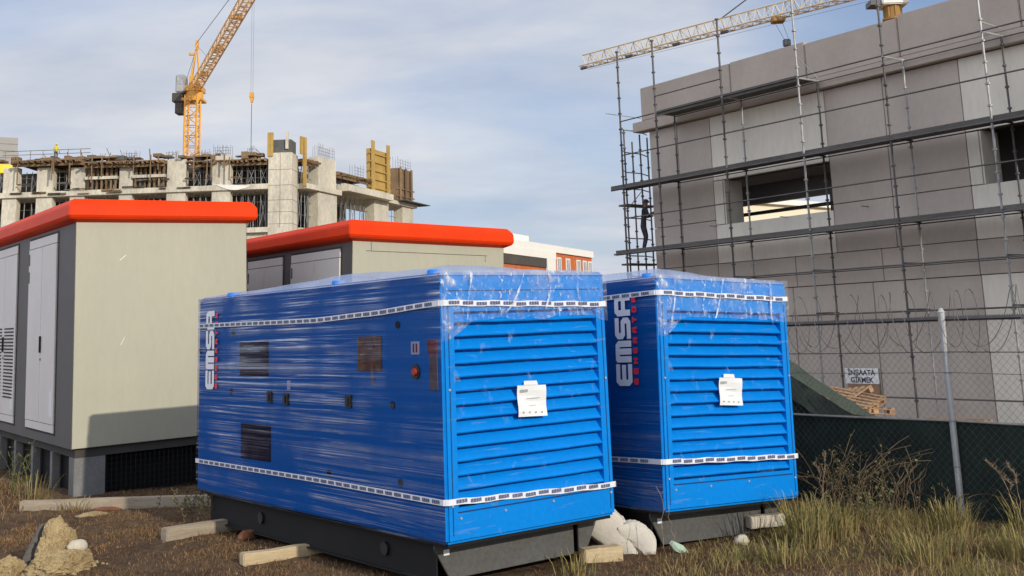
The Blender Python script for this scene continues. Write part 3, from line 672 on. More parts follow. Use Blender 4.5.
def body(arm_l, arm_r, lean=0.0, knee=0.06):
    j = {'pelvis': ((0, 0, .95), (.15, .11), None), 'waist': ((0, lean*.25, 1.10), (.135, .10), 'pelvis'), 'chest': ((0, lean*.7, 1.32), (.165, .11), 'waist'),
         'collar': ((0, lean*.95, 1.45), (.10, .085), 'chest'), 'neck': ((0, lean*1.05, 1.52), .055, 'collar'), 'head': ((0, lean*1.2+.02, 1.64), (.085, .10), 'neck'), 'crown': ((0, lean*1.25+.01, 1.73), .07, 'head')}
    for s, sx in (('l', -1), ('r', 1)):
        A = arm_l if s == 'l' else arm_r
        j['sho_'+s] = ((sx*.19, lean*.9, 1.42), .07, 'collar'); j['elb_'+s] = (A[0], .05, 'sho_'+s); j['wri_'+s] = (A[1], .036, 'elb_'+s)
        d = (Vector(A[1])-Vector(A[0])).normalized(); hd = Vector(A[1])+d*.08
        j['hand_'+s] = (tuple(hd), (.042, .022), 'wri_'+s)
        sd = d.cross(Vector((0, 0, 1))); sd = sd.normalized() if sd.length > .1 else Vector((1, 0, 0))
        for k, (o, ln) in enumerate(((-.03, .065), (-.010, .08), (.010, .085), (.03, .07))):
            q = hd + sd*o + d*.04; j[f'fin{k}_'+s] = (tuple(q), .010, 'hand_'+s); j[f'tip{k}_'+s] = (tuple(q+d*ln*.8-Vector((0, 0, .015))), .008, f'fin{k}_'+s)
        q = hd + sd*-.045 - d*.02; j['thumb_'+s] = (tuple(q), .012, 'hand_'+s); j['thumbtip_'+s] = (tuple(q+d*.045-sd*.02), .009, 'thumb_'+s)
        j['hip_'+s] = ((sx*.10, 0, .88), .095, 'pelvis'); j['knee_'+s] = ((sx*.115, knee, .49), .065, 'hip_'+s); j['ank_'+s] = ((sx*.12, -.01, .09), .045, 'knee_'+s); j['toe_'+s] = ((sx*.14, .15, .045), (.05, .04), 'ank_'+s)
    return j
person('worker in dark clothes and dark helmet standing on the scaffold deck at the building corner', G(26.55, 27.85, 4.47), TH+R(-120),
    body(((-.30, .10, 1.18), (-.22, .34, 1.22)), ((.28, .14, 1.2), (.16, .36, 1.32)), .10, .09), M['cloth_dk'], M['cloth_dk'], M['helmet'])

# ------------------------------------------------------------------ perimeter fence
FW = 9.6
fe = thing('chain_link_fence', 'chain link fence with dark green netting and razor wire, right of the generators', 'fence', G(FW, 6.06, 0), (0, 0, TH))
def NM(): return MB(off=(FW, 6.06, 0))
for l in (9.3, 6.06, 2.85):
    mb = NM(); mb.bar((FW, l, -.25), (FW, l, 1.86), .030, 10); mb.bar((FW, l, 1.86), (FW, l, 1.90), .036, 10, .012); mb.build('post', M['steel_lt'], fe, smooth=False)
    mb = NM(); 
    for z in (.45, .86, 1.30, 1.49): mb.bar((FW, l, z-.008), (FW, l, z+.008), .034, 10)
    mb.build('post_clamp', M['steel'], fe)
def sag(l, z, a=.02): return z - a*math.sin(math.pi*((l-2.85) % 3.22)/3.22)
ls_ = [12.5 - i*.25 for i in range(40)]
def rope(z, r, m, name, a=.02, w=FW+.035):
    mb = NM(); mb.path([(w, l, sag(l, z, a)) for l in ls_], r, 5); return mb.build(name, M[m], fe)
rope(1.80, .022, 'steel_dk', 'top_rail', .005)
mb = NM()                                                       # twisted chain-link edge along the rail
for i in range(400):
    l = 12.4 - i*.024; z = sag(l, 1.80, .005); mb.bar((FW+.035, l, z-.028), (FW+.035, l-.018, z+.026), .005, 3)
mb.build('mesh_edge', M['steel_dk'], fe)
rope(1.49, .005, 'wire', 'tension_wire', .01); rope(.86, .013, 'rail', 'netting_rail', .012); rope(1.30, .003, 'wire', 'tension_wire', .02)
mb = NM(); p_ = .075
for i in range(int(12/p_)):
    l = 13.5 - i*p_
    for s in (1, -1):
        a = (FW+.03, l, .05); b = (FW+.03, l + s*1.75, 1.80)
        lo, hi = 2.75, 12.5
        if min(a[1], b[1]) < lo or max(a[1], b[1]) > hi:
            continue
        mb.bar(a, b, .0012, 3)
mb.build('chain_link_mesh', M['wire'], fe)
nn = 110
vs = []; NJ = 12
for i in range(nn+1):
    l = 12.5 - i*(9.75/nn)
    for j in range(NJ+1):
        z = -.15 + (sag(l, .86, .012)+.15)*j/NJ
        vs.append((FW+.055 + .03*N3(l*2.2, z*2.0, 3) + .012*N3(l*7, z*5, 5), l, z))
mb = NM(); mb.add(vs, [(i*(NJ+1)+j, (i+1)*(NJ+1)+j, (i+1)*(NJ+1)+j+1, i*(NJ+1)+j+1) for i in range(nn) for j in range(NJ)])
mb.build('netting', M['net'], fe, smooth=True)
# concertina razor wire
for (rr, ph, z0, pitch) in ((.30, 0, 1.78, .33), (.26, 1.7, 1.80, .41)):
    mb = NM(); pts = []; n = int(9.5/pitch*26)
    for i in range(n):
        t = i/26*2*math.pi + ph; l = 12.4 - i/26*pitch
        k = 1 + .08*N3(i*.13, ph)
        pts.append((FW+.05+rr*.5*k*math.cos(t), l+.10*math.sin(t*.5), z0+rr*k*math.sin(t)))
    mb.path(pts, .0040, 3)
    for i in range(0, n-1, 3):
        p = Vector(pts[i]); d = (Vector(pts[i+1])-p).normalized(); s = d.orthogonal().normalized()
        mb.bar(p-s*.014, p+s*.014, .0018, 3)
    mb.build('razor_wire', M['wire'], fe)
# sloping fold of netting hung from the fence behind the right generator
nf = thing('netting_flap', 'green netting sheet sloping down to the fence rail just right of the blue generator', 'netting', G(10.0, 7.9, 0), (0, 0, TH))
mb = MB(off=(10.0, 7.9, 0)); mb.add([(10.05, 8.6, -.5), (10.05, 8.6, 1.38), (10.05, 8.25, 1.18), (10.05, 7.45, .72), (10.05, 7.3, -.5)], [(0, 1, 2, 3, 4)]); mb.build('hanging_side', M['net'], nf)
vs = []
for i in range(17):
    t = i/16; l = 8.75-1.28*t; z = 1.53-.69*t-.03*math.sin(t*math.pi) + .02*N3(t*6, 2)
    for j in range(5): vs.append((10.02+.30*j/4 + .03*N3(t*5, j), l-.10*j/4, z-.10*(j/4) + .05*(j/4)))
mb = MB(off=(10.0, 7.9, 0)); mb.add(vs, [(i*5+j, i*5+5+j, i*5+6+j, i*5+1+j) for i in range(16) for j in range(4)])
vs = []
for i in range(17):
    t = i/16; l = 8.75-1.28*t; z = 1.53-.69*t-.03*math.sin(t*math.pi) + .02*N3(t*6, 2)
    for j in range(4): vs.append((10.02-.012*j + .02*N3(t*7, j+3), l+.012*j, z-.075*j))
mb.add(vs, [(i*4+j, i*4+4+j, i*4+5+j, i*4+1+j) for i in range(16) for j in range(3)])
mb.build('folded_edge', M['net_lt'], nf, smooth=True)

# ------------------------------------------------------------------ pallets beyond the fence
def pallet(label, w, l, z, rz, tx=0, ty=0):
    p = thing('pallet', label, 'pallet', G(w, l, z), (tx, ty, TH+rz), 'wooden pallets beyond the fence')
    for k in range(5): 
        mb = MB(); x = -.5+.225*k; mb.box(x, x+.1, -.6, .6, .118, .140); mb.build('deck_board', M['pallet'], p)
    for y in (-.6, -.06, .5):
        mb = MB(); mb.box(-.5, .5, y, y+.1, .096, .117); mb.box(-.5, .5, y, y+.1, 0, .02)
        for x in (-.5, -.06, .36): mb.box(x, x+.14, y, y+.1, .021, .095)
        mb.build('runner', M['pallet'], p)
    return p
pallet('lowest pallet of the tumbled heap under the site sign', 20.0, 14.7, -.28, R(8), R(2), R(3))
pallet('pallet lying askew in the middle of the heap under the site sign', 20.1, 14.9, -.12, R(-14), R(-5), R(5))
pallet('pallet tilted on top of the heap under the site sign', 20.1, 15.05, .13, R(14), R(10), R(-9))
pallet('pallet leaning against the left of the heap under the site sign', 20.3, 15.45, .05, R(75), R(-24), R(6))
pallet('lone pallet standing to the right, behind the pale fence post', 19.8, 12.55, -.24, R(3), 0, 0)
for i, (w, l, h) in enumerate(((20.0, 14.8, .72), (19.8, 12.55, .80))):
    mb = MB(); mb.box(-.45, .45, -.55, .55, 0, h); mb.box(-.47, .47, -.57, -.56, .05, h-.05); o = mb.build('crate', M['signwood'], None, bevel=.01)
    tag(o, ('brown wooden crate hidden under the tumbled pallet heap', 'brown wooden crate under the lone pallet by the fence post')[i], 'crate', 'crates carrying the pallets'); place(o, G(w, l, -1.04), (0, 0, TH))

# ------------------------------------------------------------------ concrete frame under construction, far left
BO = Vector((-22.43, 110.0, 0))
e1 = Vector((math.sin(R(-88)), math.cos(R(-88)), 0)); n1 = Vector((-e1.y, e1.x, 0)); n1 = n1 if n1.y > 0 else -n1
e2 = Vector((math.sin(R(20)), math.cos(R(20)), 0)); n2 = Vector((-e2.y, e2.x, 0)); n2 = n2 if n2.x < 0 else -n2
LM_ = lambda u, d, z: BO + e1*u + n1*d + Vector((0, 0, z))
RM_ = lambda u, d, z: BO + e2*u + n2*d + Vector((0, 0, z))
cb = thing('concrete_frame_building', 'raw concrete frame building under construction with shoring and yellow formwork, behind the kiosks', 'building', BO)
def BL(): return MB(off=BO, mp=LM_)
def BR(): return MB(off=BO, mp=RM_)
def cbx(B, name, m, *boxes, bevel=0):
    mb = B()
    for (u0, u1, d0, d1, z0, z1) in boxes: mb.box(u0, u1, d0, d1, z0, z1)
    return mb.build(name, m, cb, bevel=bevel)
colsL = [(34.4, 36.2, 20.1), (28.3, 29.8, 20.1), (24.6, 26.3, 20.0), (21.3, 22.8, 19.9), (16.4, 17.75, 20.35), (10.9, 12.85, 20.35), (6.3, 8.2, 20.55)]
cbx(BL, 'floor_slab', M['concrete'], (2.4, 44, -.25, 16, 16.95, 17.5), bevel=.03)
cbx(BL, 'floor_slab', M['concrete'], (2.4, 44, -.25, 16, 12.6, 13.1))
cbx(BL, 'lower_wall', M['concrete'], (0, 44, .3, 16, -1, 12.6))
for (a, b, t) in colsL:
    cbx(BL, 'column', M['concrete'], (a, b, 0, .9, 17.5, t), bevel=.03); cbx(BL, 'column', M['concrete'], (a, b, 0, .9, 13.1, 16.95), bevel=.03)
cbx(BL, 'back_wall', M['concrete_dk'], (2.4, 44, 4.2, 4.5, 13.1, 16.95), (2.4, 44, 4.2, 4.5, 17.5, 20.1))  # darkened in colour to stand in for shade deep inside the bays
def shoring(B, u0, u1, z0, z1, d=.9, step=.62):
    mb = B(); u = u0+.25; k = 0
    while u < u1-.1:
        for dd in (d, d+1.3, d+2.6): mb.bar((u+random.uniform(-.12, .12), dd, z0), (u+random.uniform(-.12, .12), dd, z1), random.uniform(.035, .06), 4)
        if k % 2 == 0 and u+step < u1: mb.bar((u, d, z0+.3), (u+step, d, z1-.5), .03, 3); mb.bar((u+step, d, z0+.3), (u, d, z1-.5), .03, 3)
        u += step; k += 1
    for z in (z0+(z1-z0)*.35, z0+(z1-z0)*.7): mb.bar((u0, d, z), (u1, d, z), .03, 3)
    mb.build('shoring', M['steel'], cb)
gaps = [(29.8, 34.4), (26.3, 28.3), (22.8, 24.6), (17.75, 21.3), (12.85, 16.4), (8.2, 10.9), (2.6, 6.3)]
for (a, b) in gaps: shoring(BL, a, b, 17.5, 19.75); shoring(BL, a, b, 13.1, 16.95)
# slab formwork on top: ply deck, joists showing, edge boards
def joists(B, u0, u1, z, d0=-.9, d1=9, step=.5):
    mb = B(); mb.box(u0, u1, d0, d1, z+.22, z+.34); mb.box(u0, u1, d0+.3, d0+.45, z-.28, z-.02)
    u = u0
    while u < u1: mb.box(u, u+.12, d0-random.uniform(.0, .7), d1*.5, z+random.uniform(-.04, .04), z+.2); u += step*random.uniform(.7, 1.3)
    mb.build('slab_formwork', M['formwork'], cb)
joists(BL, 21.4, 28.6, 20.35); joists(BL, 16.3, 21.2, 19.95); joists(BL, 12.9, 16.6, 19.9); joists(BL, 2.6, 10.8, 19.75, -.2)
for k in range(26):
    u = random.uniform(3, 30); mb = BL(); z = 20.3 if u > 12 else 20.05
    mb.box(u, u+random.uniform(.5, 1.8), random.uniform(-.8, .5), random.uniform(.6, 1.5), z+.38, z+.42+random.uniform(.05, .3)); mb.build('timber_stack', M['formwork'], cb)
# boards and wide beam in the formwork bays
for (a, b) in ((17.9, 21.2), (12.95, 16.3)):
    mb = BL(); mb.box(a, b, -.3, .2, 18.55, 18.85); mb.build('edge_beam_form', M['concrete'], cb)
    mb = BL(); u = a+.1
    while u < b-.2: mb.box(u, u+.18, -.1, .05, 17.55, 18.5); mb.box(u+.05, u+.3, .25, .3, 18.9, 19.85); u += .48
    mb.build('form_boards', M['formwork'], cb)
for k in range(60):                                              # loose props, boards and starter bars left about the top floor
    u = random.uniform(2.7, 29); z = 20.45 if u > 11 else 20.1; kind = random.random(); mb = BL()
    if kind < .45: mb.bar((u, random.uniform(-.6, 3), z-.2), (u+random.uniform(-.9, .9), random.uniform(-.6, 3), z+random.uniform(.5, 1.3)), random.uniform(.025, .06), 4); mb.build('loose_prop', M['formwork' if random.random() < .6 else 'rebar'], cb)
    elif kind < .75: mb.box(u, u+random.uniform(.2, .9), random.uniform(-.5, .5), random.uniform(.6, 1.5), z, z+random.uniform(.25, .8)); mb.build('form_panel', M[random.choice(['formwork', 'formgrey', 'formwork', 'concrete_dk'])], cb)
    else: mb.box(u, u+random.uniform(.08, .14), -.95, -.85, z-random.uniform(1.0, 2.6), z+random.uniform(.1, .5)); mb.build('hanging_board', M['formwork'], cb)
for k in range(34):                                              # boards and ties stuck on slab edge and in the bays
    u = random.uniform(2.8, 31); z = random.choice([17.1, 17.3, 17.55, 18.2]); mb = BL(); mb.box(u, u+random.uniform(.3, 1.6), -.42, -.30, z, z+random.uniform(.06, .22)); mb.build('edge_board', M[random.choice(['formwork', 'concrete_dk', 'formgrey'])], cb)
mb = BL()                                                        # guard rail on top
for u in np.arange(21.5, 29.5, 1.3): mb.bar((u, -.8, 20.6), (u, -.8, 21.7), .03, 4)
for z in (21.25, 21.65): mb.bar((20.5, -.8, z), (29.6, -.8, z), .03, 4)
mb.build('guard_rail', M['formwork'], cb)
def rebar(B, u0, u1, z0, z1, d0=.1, d1=.8, n=6):
    mb = B()
    for i in range(n):
        u = u0+(u1-u0)*i/(n-1)
        for d in (d0, d1): mb.bar((u, d, z0), (u+random.uniform(-.08, .08), d, z1+random.uniform(-.25, .15)), .022, 3)
    for k in range(3): z = z0+(z1-z0)*(k+1)/4; mb.bar((u0, d0, z), (u1, d0, z), .018, 3)
    mb.build('rebar', M['rebar'], cb)
rebar(BL, 6.4, 8.1, 20.5, 21.7); rebar(BL, 16.0, 17.4, 20.4, 21.4); rebar(BL, 3.9, 4.6, 20.1, 21.5, n=4); rebar(BL, 8.6, 9.6, 20.1, 21.2, n=4); rebar(BL, 12.0, 13.0, 20.4, 21.3, n=4); rebar(BL, 19.5, 20.6, 20.2, 21.2, n=4)
# corner tower
mb = BL(); mb.box(0, 2.45, 0, 2.4, 9, 20.65); tw = mb.build('stair_tower', M['concrete'], cb, bevel=.03)
mb = BL()
for z in (13.4, 14.6, 15.8, 17.3, 18.9): mb.box(-.012, 2.46, -.012, 2.41, z, z+.03)
mb.box(1.2, 1.23, -.012, 0, 13, 20.6)
mb.build('pour_line', M['concrete_dk'], tw)
mb = BL(); mb.box(.15, 2.3, .1, 2.2, 20.66, 22.0); mb.build('tower_formwork', M['formgrey'], cb)
for u in (2.25, 1.95, .4): 
    mb = BL(); mb.box(u, u+.28, -.12, .09, 20.3 if u > 1 else 21.0, 22.75 if u > 1 else 22.8); mb.build('form_strut', M['formyel' if u > 1 else 'concrete'], cb)
mb = BR(); mb.box(2.0, 2.45, -.25, -.02, 17.4, 22.5); mb.box(1.4, 1.8, -.2, -.02, 20.66, 22.5); mb.build('form_strut', M['formyel'], cb)
# right wing
cbx(BR, 'floor_slab', M['concrete'], (2.4, 9.8, -.3, 9, 17.2, 17.75), bevel=.03)
cbx(BR, 'floor_slab', M['concrete'], (9.8, 20.8, -1.1, 9, 17.7, 18.45), bevel=.03)
cbx(BR, 'floor_slab', M['concrete'], (20.8, 29, -.3, 7, 17.6, 18.05), bevel=.03)
cbx(BR, 'lower_wall', M['concrete'], (2.4, 29, .4, 9, -1, 13.2))
cbx(BR, 'column', M['concrete'], (5.2, 9.0, 0, 1.2, 17.75, 20.95), bevel=.03); cbx(BR, 'column', M['concrete'], (5.2, 9.2, 0, 1.2, 13.2, 17.2), bevel=.03)
cbx(BR, 'column', M['concrete'], (17.9, 21.6, 0, 1.2, 13.2, 17.7)); cbx(BR, 'column', M['concrete'], (25.4, 28.4, 0, 1.2, 13.2, 17.6))
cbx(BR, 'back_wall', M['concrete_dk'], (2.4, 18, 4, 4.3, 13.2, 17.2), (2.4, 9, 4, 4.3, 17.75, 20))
shoring(BR, 2.4, 5.2, 13.2, 17.2); shoring(BR, 2.4, 5.2, 17.75, 20); shoring(BR, 9.2, 17.9, 13.2, 17.6, step=1.1); shoring(BR, 10, 16, 18.45, 19.3, step=1.5); shoring(BR, 21.6, 25.4, 13.2, 17.6, step=1.2)
joists(BR, 2.4, 5.2, 20.0, -.1, 5); joists(BR, 9.0, 16.8, 19.45, -.3, 5, .9)
rebar(BR, 5.4, 8.8, 20.95, 22.3, n=8); rebar(BR, 13.5, 15.5, 19.8, 21.2, n=4)
mb = BR(); mb.box(16.6, 21.2, -.2, .3, 18.45, 23.5)
for z in np.arange(18.9, 23.4, 1.0): mb.box(16.3, 21.6, -.36, -.21, z, z+.16)
for u in (16.5, 20.4): mb.box(u, u+.75, -.5, -.37, 18.4, 24.4)
mb.build('column_formwork', M['formyel'], cb)
mb = BR(); mb.box(24.2, 28.2, 0, 1.1, 18.1, 22.2)
for z in (18.7, 19.6): mb.box(24.0, 28.6, -.16, -.01, z, z+.14)
for u in (24.3, 25.8, 27.4): mb.box(u, u+.4, -.3, -.17, 18.2, 22.3)
mb.build('column_formwork', M['formwork'], cb)
rebar(BR, 24.5, 28.0, 22.2, 23.6, n=6)
mb = BR(); mb.box(23.5, 31, -1.2, .5, 18.06, 18.16); mb.build('work_platform', M['plank'], cb)
mb = BL(); n = 10                                               # sagging white tarp on the slab edge
for i in range(n): 
    t = i/n; a = 7.9-4.3*t; b = 7.9-4.3*(t+1/n); f = lambda t: 17.65-.35*t-.55*math.sin(math.pi*min(1, t*1.1))
    mb.add([(a, -.32, f(t)), (b, -.32, f(t+1/n)), (b, -.34, 17.55-.3*t), (a, -.34, 17.6-.3*t)], [(0, 1, 2, 3)])
mb.build('tarp', M['sitewhite'], cb)
person('tiny worker in yellow vest and helmet on top of the concrete frame building', LM_(24.3, -.3, 20.62), R(0),
    body(((-.28, .05, 1.15), (-.26, .2, .95)), ((.28, .05, 1.15), (.26, .2, .95)), .02), M['cloth_yel'], M['cloth_dk'], M['helmet_yel'])
# grey clad block with yellow band beyond it
gb = thing('clad_building', 'grey clad block with a yellow band at the left edge beyond the concrete frame', 'building', (-57.75, 126, -1), (0, 0, R(27)))
mb = MB(); mb.box(-14, 0, 0, 9, 23.9, 27.1); mb.box(-14, -.2, .2, 9, 0, 22.4); mb.build('wall', M['cladgrey'], gb)
mb = MB()
for z in (24.7, 25.5, 26.3): mb.box(-14, .01, -.01, 0, z, z+.04)
mb.build('cladding_joint', M['soffit'], gb)
mb = MB(); mb.box(-14, -.3, -.15, 9, 22.9, 23.9); mb.prism([(-.3, 22.9), (.1, 22.75), (-.3, 23.9)], 'y', -.15, 9); mb.build('band', M['yellow'], gb)

# ------------------------------------------------------------------ tower cranes
def lattice(mb, A, Bv, w, h, n, rc, rb, tri=False, up=Vector((0, 0, 1))):
    A, Bv = Vector(A), Vector(Bv); d = (Bv-A).normalized(); s = d.cross(up)
    s = s.normalized() if s.length > .05 else Vector((1, 0, 0)); u = s.cross(d).normalized()
    offs = [(-w/2, 0), (w/2, 0), (0, h)] if tri else [(-w/2, 0), (w/2, 0), (w/2, h), (-w/2, h)]
    m = len(offs)
    for o in offs: mb.bar(A+s*o[0]+u*o[1], Bv+s*o[0]+u*o[1], rc, 4)
    for i in range(n):
        P, Q = A+(Bv-A)*(i/n), A+(Bv-A)*((i+1)/n)
        for k in range(m):
            a, b = offs[k], offs[(k+1) % m]
            if i % 2: a, b = b, a
            mb.bar(P+s*a[0]+u*a[1], Q+s*b[0]+u*b[1], rb, 3)
            mb.bar(P+s*offs[k][0]+u*offs[k][1], P+s*offs[(k+1) % m][0]+u*offs[(k+1) % m][1], rb, 3)
K1 = Vector((-35.5, 120, -1))
cr = thing('tower_crane', 'yellow tower crane with raised jib behind the concrete frame building at left', 'crane', K1, (0, 0, 0), 'tower cranes over the site')
mb = MB(off=K1); lattice(mb, (-35.25, 120-.7, -1), (-35.25, 120-.7, 28.8), 1.3, 1.3, 26, .12, .06, up=Vector((0, -1, 0))); mb.build('mast', M['craneyel'], cr)
mb = MB(off=K1); mb.box(-36.6, -34.4, 118.9, 121.1, 28.4, 28.7); mb.disc((-35.5, 120, 28.7), 'z', 1.0, .8, 14); mb.box(-36.4, -34.5, 119, 121, 29.5, 30.1); mb.box(-35.9, -35.0, 119.3, 120.6, 30.1, 31.3); sl = mb.build('slewing_platform', M['craneyel'], cr, bevel=.03)
mb = MB(off=K1); mb.box(-37.7, -36.5, 119.0, 121.0, 28.3, 29.3); mb.box(-37.4, -36.6, 119.2, 120.6, 27.0, 28.3); mb.build('machinery_deck', M['soffit'], cr, bevel=.04)
mb = MB(off=K1); mb.box(-37.3, -36.3, 118.8, 120.2, 29.32, 31.35); cab = mb.build('cab', M['cranegrey'], cr, bevel=.12)
mb = MB(off=K1); mb.box(-37.1, -36.5, 118.77, 118.79, 30.2, 31.1); mb.build('cab_window', M['glass'], cab)
mb = MB(off=K1)
for x in (-36.1, -34.9): mb.bar((x, 120, 30.1), (-35.45, 120.4, 35.2), .10, 4)
mb.bar((-36.5, 121.8, 30), (-35.45, 120.4, 35.2), .07, 4); mb.box(-35.62, -35.3, 120.2, 120.6, 34.5, 35.6); mb.box(-36.3, -35.6, 120.2, 120.5, 33.9, 34.15); mb.build('apex_frame', M['craneyel'], cr)
JA, JB = Vector((-34.9, 119.2, 29.9)), Vector((-23.1, 95.2, 32.75))
mb = MB(off=K1); lattice(mb, JA, JB, .95, .85, 26, .085, .05); mb.build('jib', M['jibpale'], cr)
mb = MB(off=K1)
for t in (.12, .42, .75): P = JA.lerp(JB, t); mb.box(P.x-.5, P.x+.5, P.y-.3, P.y+.3, P.z+.2, P.z+.6)
mb.build('jib_bracket', M['craneyel'], cr)
mb = MB(off=K1); mb.bar((-35.45, 120.4, 35.4), JB+Vector((-.9, 1.5, 2.3)), .035, 4); mb.bar(JB+Vector((-.9, 1.5, 2.3)), JB+Vector((0, 0, .8)), .035, 4); mb.bar((-35.45, 120.4, 35.0), JA.lerp(JB, .25)+Vector((0, 0, .9)), .025, 4); mb.bar((-35.7, 120.4, 34.0), (-36.9, 120.8, 30.4), .03, 4); mb.build('pendant_cable', M['cable'], cr)
HX = Vector((-23.0, 95.0, 0))
def at_z(z): return Vector((HX.x, HX.y, z))
mb = MB(off=K1)
for dx in (-.09, .09): mb.bar(at_z(32.7)+Vector((dx, 0, 0)), at_z(23.6)+Vector((dx, 0, 0)), .012, 3)
mb.bar(at_z(22.5), at_z(17.9), .03, 4)
mb.build('hoist_rope', M['cable'], cr)
mb = MB(off=K1); mb.prism([(HX.x-.16, 23.55), (HX.x+.16, 23.55), (HX.x+.2, 23.1), (HX.x+.06, 22.6), (HX.x-.06, 22.6), (HX.x-.2, 23.1)], 'y', HX.y-.12, HX.y+.12); mb.disc((HX.x, HX.y-.16, 23.25), 'y', .18, .32, 12); mb.build('hook_block', M['craneyel'], cr)

K2 = Vector((29.1, 80, -1))
cr2 = thing('tower_crane', 'pale tower crane whose long flat jib passes over the precast building at right', 'crane', K2, (0, 0, 0), 'tower cranes over the site')
mb = MB(off=K2); lattice(mb, (29.0, 79.3, -1), (29.0, 79.3, 22.4), 1.4, 1.4, 20, .11, .055, up=Vector((0, -1, 0))); mb.build('mast', M['craneyel'], cr2)
mb = MB(off=K2); mb.disc((29.0, 80, 22.4), 'z', .72, 1.7, 18); mb.disc((29.0, 80, 24.1), 'z', .80, .16, 18); mb.disc((29.0, 80, 24.26), 'z', .66, .9, 18)
for k in range(8):
    a = k*math.pi/4; mb.box(29.0+.66*math.cos(a)-.06, 29.0+.66*math.cos(a)+.06, 80+.66*math.sin(a)-.06, 80+.66*math.sin(a)+.06, 24.26, 25.1)
mb.build('slewing_ring', M['ochre'], cr2)
mb = MB(off=K2); mb.box(28.0, 30.0, 79.1, 81.0, 25.18, 26.3); c2 = mb.build('cab', M['sitewhite'], cr2, bevel=.08)
mb = MB(off=K2); mb.box(28.3, 28.9, 79.06, 79.09, 25.5, 26.1); mb.build('cab_window', M['glass'], c2)
mb = MB(off=K2); mb.box(27.2, 27.95, 79.3, 80.6, 25.2, 25.6); mb.build('walkway', M['cable'], cr2)
A2, B2 = Vector((28.2, 80.9, 26.67)), Vector((6.95, 102.2, 26.67))
mb = MB(off=K2); lattice(mb, A2, B2, 1.15, 1.15, 34, .075, .04, tri=True); mb.build('jib', M['cranepale'], cr2)
d2 = (B2-A2).normalized()
mb = MB(off=K2)
for t in (.985, .80, .62, .45): P = A2.lerp(B2, t); mb.bar(P-Vector((0, 0, .1)), P+d2*.7-Vector((0, 0, .1)), .16, 5)
mb.build('jib_joint', M['cable'], cr2)
TP = A2.lerp(B2, .285); 
mb = MB(off=K2); mb.box(TP.x-.6, TP.x+.45, TP.y-.5, TP.y+.5, 26.2, 26.6); mb.build('trolley', M['ochre'], cr2, bevel=.05)
mb = MB(off=K2)
for dx in (-.3, .3): mb.bar((TP.x+dx, TP.y, 26.1), (TP.x+dx*.6+.5, TP.y, 24.75), .02, 3)
mb.build('hoist_rope', M['cable'], cr2)
mb = MB(off=K2); mb.box(TP.x+.2, TP.x+.8, TP.y-.2, TP.y+.2, 24.15, 24.75); mb.build('hook_block', M['cable'], cr2, bevel=.06)
mb = MB(off=K2); lattice(mb, (29.0, 80.4, 26.3), (29.0, 80.4, 34.0), .9, .9, 7, .08, .045, up=Vector((0, -1, 0))); mb.build('apex_frame', M['craneyel'], cr2)
mb = MB(off=K2); P = A2.lerp(B2, .47)+Vector((0, 0, 1.15)); mb.bar(P, (29.0, 80.8, 34.0), .06, 4); mb.bar(A2.lerp(B2, .98)+Vector((0, 0, -.35)), A2+Vector((0, 0, -.6)), .014, 3); mb.build('pendant_bar', M['cable'], cr2)
mb = MB(off=K2); CA = A2+d2*-2.5; lattice(mb, CA, A2-d2*14, 1.2, .5, 10, .09, .05); CB = A2-d2*13.5; mb.build('counter_jib', M['craneyel'], cr2)
mb = MB(off=K2); mb.box(CB.x-1.0, CB.x+1.0, CB.y-1, CB.y+1, 24.6, 26.6); mb.build('counterweight', M['cranegrey'], cr2)

# ------------------------------------------------------------------ brick and white building far behind
QO = Vector((1.14, 90, 0)); eq = Vector((math.sin(R(24)), math.cos(R(24)), 0)); nq = Vector((-eq.y, eq.x, 0))
QM = lambda u, d, z: QO + eq*u + nq*d + Vector((0, 0, z))
qb = thing('brick_building', 'low orange brick building with a white parapet far behind the generators', 'building', QO)
def Q(): return MB(off=QO, mp=QM)
mb = Q(); mb.box(4.7, 14.6, .05, 9, -1, 8.55); mb.build('brick_wall', M['brick'], qb)
mb = Q(); mb.box(-7.5, 3.2, .05, 9, -1, 7.25); mb.build('brick_wall', M['brick'], qb)
mb = Q(); mb.box(-7.5, 14.7, -.12, 9.1, 8.56, 9.15); mb.box(-7.5, 5.3, -.14, 9.1, 7.95, 8.6); mb.box(3.3, 5.2, -.13, .04, -1, 8.0); mb.build('parapet', M['sitewhite'], qb)
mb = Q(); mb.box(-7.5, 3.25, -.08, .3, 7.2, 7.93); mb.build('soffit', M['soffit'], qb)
mb = Q(); mb.box(-9, 1.2, .6, 8, 9.16, 9.75); mb.build('roof_block', M['sitewhite'], qb)
for u in (6.3, 8.4, 11.0, 12.6, 14.0):
    mb = Q(); mb.box(u-.5, u+.5, -.02, .04, 7.0, 8.2); wf = mb.build('window', M['sitewhite'], qb)
    mb = Q(); mb.box(u-.36, u-.04, -.03, -.021, 7.1, 8.1); mb.box(u+.04, u+.36, -.03, -.021, 7.1, 8.1); mb.build('pane', M['glass'], wf)

